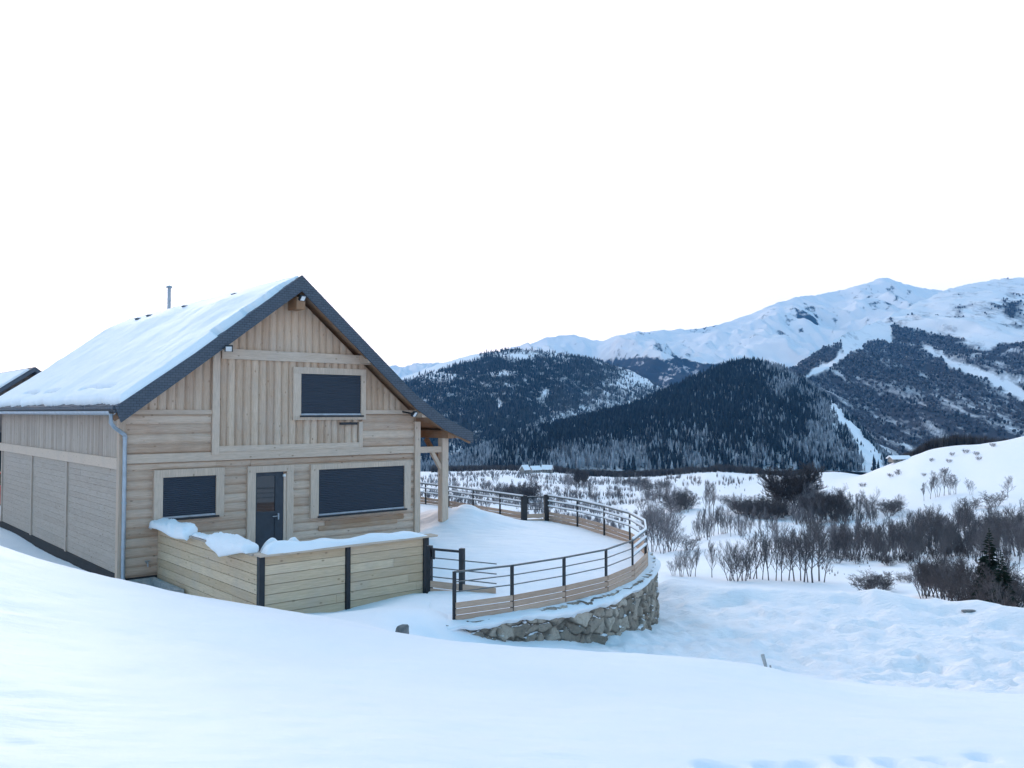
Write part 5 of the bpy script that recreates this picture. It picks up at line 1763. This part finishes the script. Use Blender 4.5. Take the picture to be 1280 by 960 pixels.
# the wood that crosses the valley on the right
for k in range(80):
    px = J(1138, 1290); plant(px, J(686, 706) if k % 2 else J(670, 690), J(32, 54), TALL + TALL + SLIM + CLUMP, 'bare tree in the dense right half of the wood crossing the valley', 'right half of the valley wood')
for k in range(30):
    px = J(1075, 1150); plant(px, J(688, 705), J(30, 50), SLIM + CLUMP + TALL, 'bare tree in the thinner left half of the wood crossing the valley', 'left half of the valley wood')
row([(J(985, 1075), J(684, 698), J(20, 46)) for k in range(16)], CLUMP + SLIM, 'bare tree in the loose row between the clump and the valley wood', 'loose row')
row([(J(1040, 1140), J(700, 708), J(8, 18)) for k in range(8)], BUSH, 'low bush along the near edge of the valley wood', 'low bushes at the near edge')
row([(J(1150, 1230), J(690, 704), J(10, 22)) for k in range(8)], BUSH, 'low dark bush under the dense valley wood', 'low bushes under the wood')


# conifers one can tell apart
def conifer(px, py, hpx, label, seed, wid=1.0, dark=True):
    g = ground_at(px, py); h = hpx * g[1] / F
    r_ = random.Random(seed)
    o = empty('conifer_tree', g); tag(o, label, 'tree')
    b = MB(); b.tube([(0, 0, -0.5), (0, 0, h * 0.9)], [h * 0.02, h * 0.004], 7); b.build('trunk', M['bark_brown'], o)
    b = MB(); n = 34
    for i in range(n):
        f = i / (n - 1); z = h * (0.10 + 0.88 * f); R_ = h * 0.20 * wid * (1 - f) ** 0.85 + h * 0.012
        for k in range(11 if f < 0.6 else 7):
            a = r_.random() * 6.283; L_ = R_ * r_.uniform(0.6, 1.15); dz = -L_ * r_.uniform(0.15, 0.5) + (0.12 * h * f * 0.3)
            w_ = L_ * r_.uniform(0.16, 0.28)
            tip = Vector((math.cos(a) * L_, math.sin(a) * L_, z + dz)); s_ = Vector((-math.sin(a), math.cos(a), 0)) * w_
            mid = Vector((math.cos(a) * L_ * 0.55, math.sin(a) * L_ * 0.55, z + dz * 0.35 + 0.02 * h))
            root_ = Vector((0, 0, z)); lowp = mid - Vector((0, 0, w_ * 0.9))
            b.add([root_, mid + s_, tip, mid - s_, lowp], [(0, 1, 2), (0, 2, 3), (0, 4, 2)], r_.random())
    b.build('crown', M['needle'], o)
    return o
conifer(1238, 763, 100, 'black green conifer rising out of the brown shrubs', 5, 1.25)
conifer(1253, 764, 74, 'shorter black green conifer on the right of the taller one in the shrubs', 6, 1.3)
conifer(1079, 585, 26, 'dark conifer right of the distant house below the forested hill', 7, 1.5)
conifer(1043, 585, 22, 'dark conifer left of the distant house below the forested hill', 8, 1.1)

# shrubs of the left valley, seen over the rear railing
lab = 'frosted bare tree in the long thicket seen over the rear railing'
for k in range(40):
    px = J(560, 800); plant(px, J(606, 642), J(12, 24), PALE + CLUMP, lab, 'thicket over the rear railing')
pts, hh = [], []
for k in range(9000):
    px = J(520, 850); py = J(594, 658)
    n_ = float(fbm(px / 45.0, py / 3.6, 401, 3))
    if n_ + 0.20 - 0.0030 * max(0, px - 690) < 0.06: continue
    if py > 628 and px > 800: continue
    d_ = float(np.interp(py, [588, 598, 612, 630, 645, 660], [1000, 700, 460, 332, 250, 205]))
    pts.append(((px - 640) / F * d_ , d_)); hh.append(J(1.2, 3.6) * (d_ / 400) ** 0.6)
pts = np.array(pts); zz = height(pts[:, 0], pts[:, 1])


scatter('undergrowth', np.column_stack([pts, zz - 0.1]), np.array(hh), rng.random(len(pts)), mat_tone('undergrowth_twigs', (0.08, 0.072, 0.074), (0.36, 0.345, 0.355)), TW, 'frosted brushwood filling the valley behind the terrace', 'undergrowth', 1.3)
# brushwood between the trees of the right-hand wood and groves
pts, hh = [], []
def fill(n, x0, x1, y0, y1, h0, h1, thr=-0.05):
    for k in range(n):
        px = J(x0, x1); py = J(y0, y1)
        if float(fbm(px / 18.0, py / 7.0, 411, 3)) < thr: continue
        g = ground_at(px, py); pts.append(tuple(g)); hh.append(J(h0, h1) * g[1] / F)
fill(300, 1090, 1290, 676, 706, 6, 18, 0.0); fill(160, 1150, 1290, 668, 695, 6, 18, 0.0); fill(90, 990, 1080, 644, 656, 5, 14, 0.0)
fill(110, 1155, 1290, 704, 720, 3, 8, 0.08); fill(120, 800, 990, 600, 640, 2, 6, 0.12); fill(140, 830, 960, 596, 608, 4, 10, 0.0); fill(90, 1195, 1290, 754, 770, 10, 30, -0.1); fill(60, 970, 1090, 690, 720, 3, 8, 0.08)
pts = np.array(pts)
scatter('brushwood', pts - np.array([0, 0, 0.1]), np.array(hh), rng.random(len(pts)), mat_tone('brushwood_twigs', (0.045, 0.037, 0.036), (0.13, 0.112, 0.11)), TW, 'brown brushwood between the bare trees of the valley', 'undergrowth', 1.3)

# the rest of the bare woods, behind and between the trees above
def mesh_template(P):
    vs, fs = [], []
    for me in (P.trunk, P.crown):
        b = len(vs); vs += [tuple(v_.co) for v_ in me.vertices]
        for q in me.polygons:
            i = [b + k for k in q.vertices]; fs += [(i[0], i[1], i[2]), (i[0], i[2], i[3])]
    return np.array(vs) / P.H, np.array(fs)
WT = [mesh_template(P) for P in TALL[:2] + SLIM[:2] + CLUMP[:2]]
pts, hh = [], []
def belt(n, x0, x1, y0, y1, h0, h1, thr=-0.3):
    for k in range(n):
        px = J(x0, x1); py = J(y0, y1)
        if float(fbm(px / 22.0, py / 6.0, 421, 3)) < thr: continue
        g = ground_at(px, py); pts.append(tuple(g)); hh.append(J(h0, h1) * g[1] / F)
belt(44, 1135, 1292, 664, 690, 24, 42, -0.1); belt(36, 1120, 1292, 688, 704, 26, 46, -0.1); belt(36, 1040, 1130, 684, 702, 26, 44, -0.1)
belt(40, 985, 1075, 640, 656, 18, 36, -0.1); belt(26, 960, 1060, 686, 700, 24, 44, 0.0); belt(26, 800, 870, 612, 645, 12, 24, 0.0)
belt(60, 560, 800, 600, 625, 8, 18, 0.0); belt(50, 830, 965, 600, 612, 9, 16, 0.0); belt(22, 870, 960, 655, 676, 14, 30, 0.05); belt(20, 800, 845, 655, 690, 24, 44, -0.1)
pts = np.array(pts)
scatter('bare_woodland', pts - np.array([0, 0, 0.15]), np.array(hh), rng.random(len(pts)), mat_tone('woodland_branches', (0.09, 0.082, 0.086), (0.24, 0.225, 0.235)), WT, 'grey brown bare woodland in belts across the valley', 'woodland', 1.0)

# ------------------------------------------------------------------ far houses
def far_house(px, py, wpx, hpx, rot, label, roofk=0.5, seed=0):
    g = ground_at(px, py, 300); k = g[1] / F
    L_, W_, H_ = wpx * k, wpx * k * 0.62, hpx * k * (1 - roofk); R_ = hpx * k * roofk
    o = empty('far_house', (g[0], g[1], g[2] - 0.5), rot); tag(o, label, 'house', 'houses in the valley')
    b = MB(); b.box(-L_ / 2, L_ / 2, -W_ / 2, W_ / 2, 0, H_ + 0.5)
    b.add([(-L_ / 2, -W_ / 2, H_ + 0.5), (-L_ / 2, W_ / 2, H_ + 0.5), (-L_ / 2, 0, H_ + R_ + 0.5), (L_ / 2, -W_ / 2, H_ + 0.5), (L_ / 2, W_ / 2, H_ + 0.5), (L_ / 2, 0, H_ + R_ + 0.5)], [(0, 2, 1), (3, 4, 5)])
    wl = b.build('wall', M['render'], o)
    for i in range(3):
        b = MB(); x = (-0.3 + 0.3 * i) * L_; b.box(x - 0.5, x + 0.5, -W_ / 2 - 0.06, -W_ / 2 - 0.005, H_ * 0.45 + 0.3, H_ * 0.45 + 1.6); b.build('window', M['black'], o)
    b = MB(); e = 0.08 * L_
    for sg in (-1, 1):
        p = [(-L_ / 2 - e, sg * (W_ / 2 + e), H_ + 0.45 - 0.3), (L_ / 2 + e, sg * (W_ / 2 + e), H_ + 0.45 - 0.3), (L_ / 2 + e, 0, H_ + R_ + 0.75), (-L_ / 2 - e, 0, H_ + R_ + 0.75)]
        q = [(x, y, z + 0.45) for x, y, z in p]
        b.add(p + q, [(3, 2, 1, 0), (4, 5, 6, 7), (0, 1, 5, 4), (1, 2, 6, 5), (2, 3, 7, 6), (3, 0, 4, 7)])
    b.build('roof', M['snow'], o)
    return o
far_house(656, 592, 11, 10, 0.9, 'small far house with a steep white roof, leftmost of the hamlet')
far_house(669, 591, 12, 8, 0.5, 'small far house with a white roof, second of the hamlet from the left')
far_house(684, 591, 12, 9, -0.3, 'small far house with a white roof in the right half of the hamlet')
far_house(700, 588.5, 12, 8, -0.2, 'far house with a white roof at the right end of the hamlet')
far_house(1055, 583, 20, 9, -0.25, 'far house with a wide low roof between the two dark conifers')
far_house(1124, 577, 22, 6, 0.05, 'long flat far building at the foot of the steep snow strip', 0.35)
far_house(1008, 591, 13, 6, 0.2, 'low far house with a white roof left of the conifers')

# ------------------------------------------------------------------ neighbour on the left
nb = empty('neighbour_barn', at_d(43, 514, 46.0), HROT)
nb.location.z = 0
tag(nb, 'dark barn with a snowy roof half hidden behind the chalet', 'barn')
zr = EYE + (515 - 458.5) * 46.0 / F
b = MB(); b.prism([(-4.6, -0.5), (4.6, -0.5), (4.6, zr - 3.75), (0, zr - 0.35), (-4.6, zr - 3.75)], 0.8, 14); b.build('wall', M['barn'], nb)
b = MB(); b.prism([(-5.4, zr - 4.2), (0, zr - 0.25), (5.4, zr - 4.2), (5.4, zr - 3.95), (0, zr), (-5.4, zr - 3.95)], 0.0, 15, 0.5); rf = b.build('roof', M['slate'], nb)
b = MB(); b.prism([(-5.4, zr - 3.94), (-0.25, zr - 0.17), (-0.35, zr - 0.1), (-5.4, zr - 3.78)], 0.06, 14.8, 0.5); b.build('snow_cover', M['snow'], rf)
b = MB(); b.box(-3, 0, 0.72, 0.79, -0.3, 2.4); b.build('door', M['plinth'], nb)

# the red car, only its end showing past the far corner of the chalet
car = empty('parked_car', at_z(-24, 641, 0.0), HROT + 0.25); tag(car, 'red car whose end just shows past the far corner of the chalet', 'car')
b = MB()
prof = [(-2.0, 0.32), (1.9, 0.32), (2.02, 0.62), (1.95, 0.85), (0.95, 0.95), (0.35, 1.42), (-1.25, 1.46), (-1.85, 1.0), (-2.05, 0.9), (-2.1, 0.5)]
b.prism(prof, -0.82, 0.82); b.build('body', M['red'], car)
for sy in (-1, 1):
    b = MB(); y0, y1 = (-0.835, -0.822) if sy < 0 else (0.822, 0.835); b.prism([(-1.5, 0.98), (0.72, 0.98), (0.3, 1.36), (-1.2, 1.39)], y0, y1); b.build('side_window', M['glass'], car)
    for xx in (-1.3, 1.25):
        b = MB(); b.tube([(xx, sy * 0.70, 0.31), (xx, sy * 0.86, 0.31)], 0.31, 18); w_ = b.build('wheel', M['tyre'], car)
        b = MB(); b.tube([(xx, sy * 0.862, 0.31), (xx, sy * 0.875, 0.31)], 0.19, 14); b.build('rim', M['zinc'], w_)
    b = MB(); b.box(1.96, 2.03, sy * 0.62 - 0.16, sy * 0.62 + 0.16, 0.66, 0.8); b.build('headlight', M['lamp_glass'], car)
b = MB(); b.box(2.0, 2.06, -0.8, 0.8, 0.50, 0.56); b.build('bumper', M['lamp_glass'], car)

# ------------------------------------------------------------------ air
HAZE = 5.8e-5
if HAZE:
    b = MB(); b.box(-14000, 14000, -9500, 12600, -420, 1700)
    m = NT('haze_air'); m.t.nodes.remove(m.b)
    vol = m.n('ShaderNodeVolumePrincipled')
    vol.inputs['Color'].default_value = (0.12, 0.46, 1.0, 1)
    vol.inputs['Density'].default_value = HAZE
    vol.inputs['Anisotropy'].default_value = 0.0
    m.l(vol.outputs[0], m.out.inputs['Volume'])
    hz = b.build('haze', m.m)
    tag(hz, 'thin blue winter haze filling the valley', 'haze', kind='stuff')
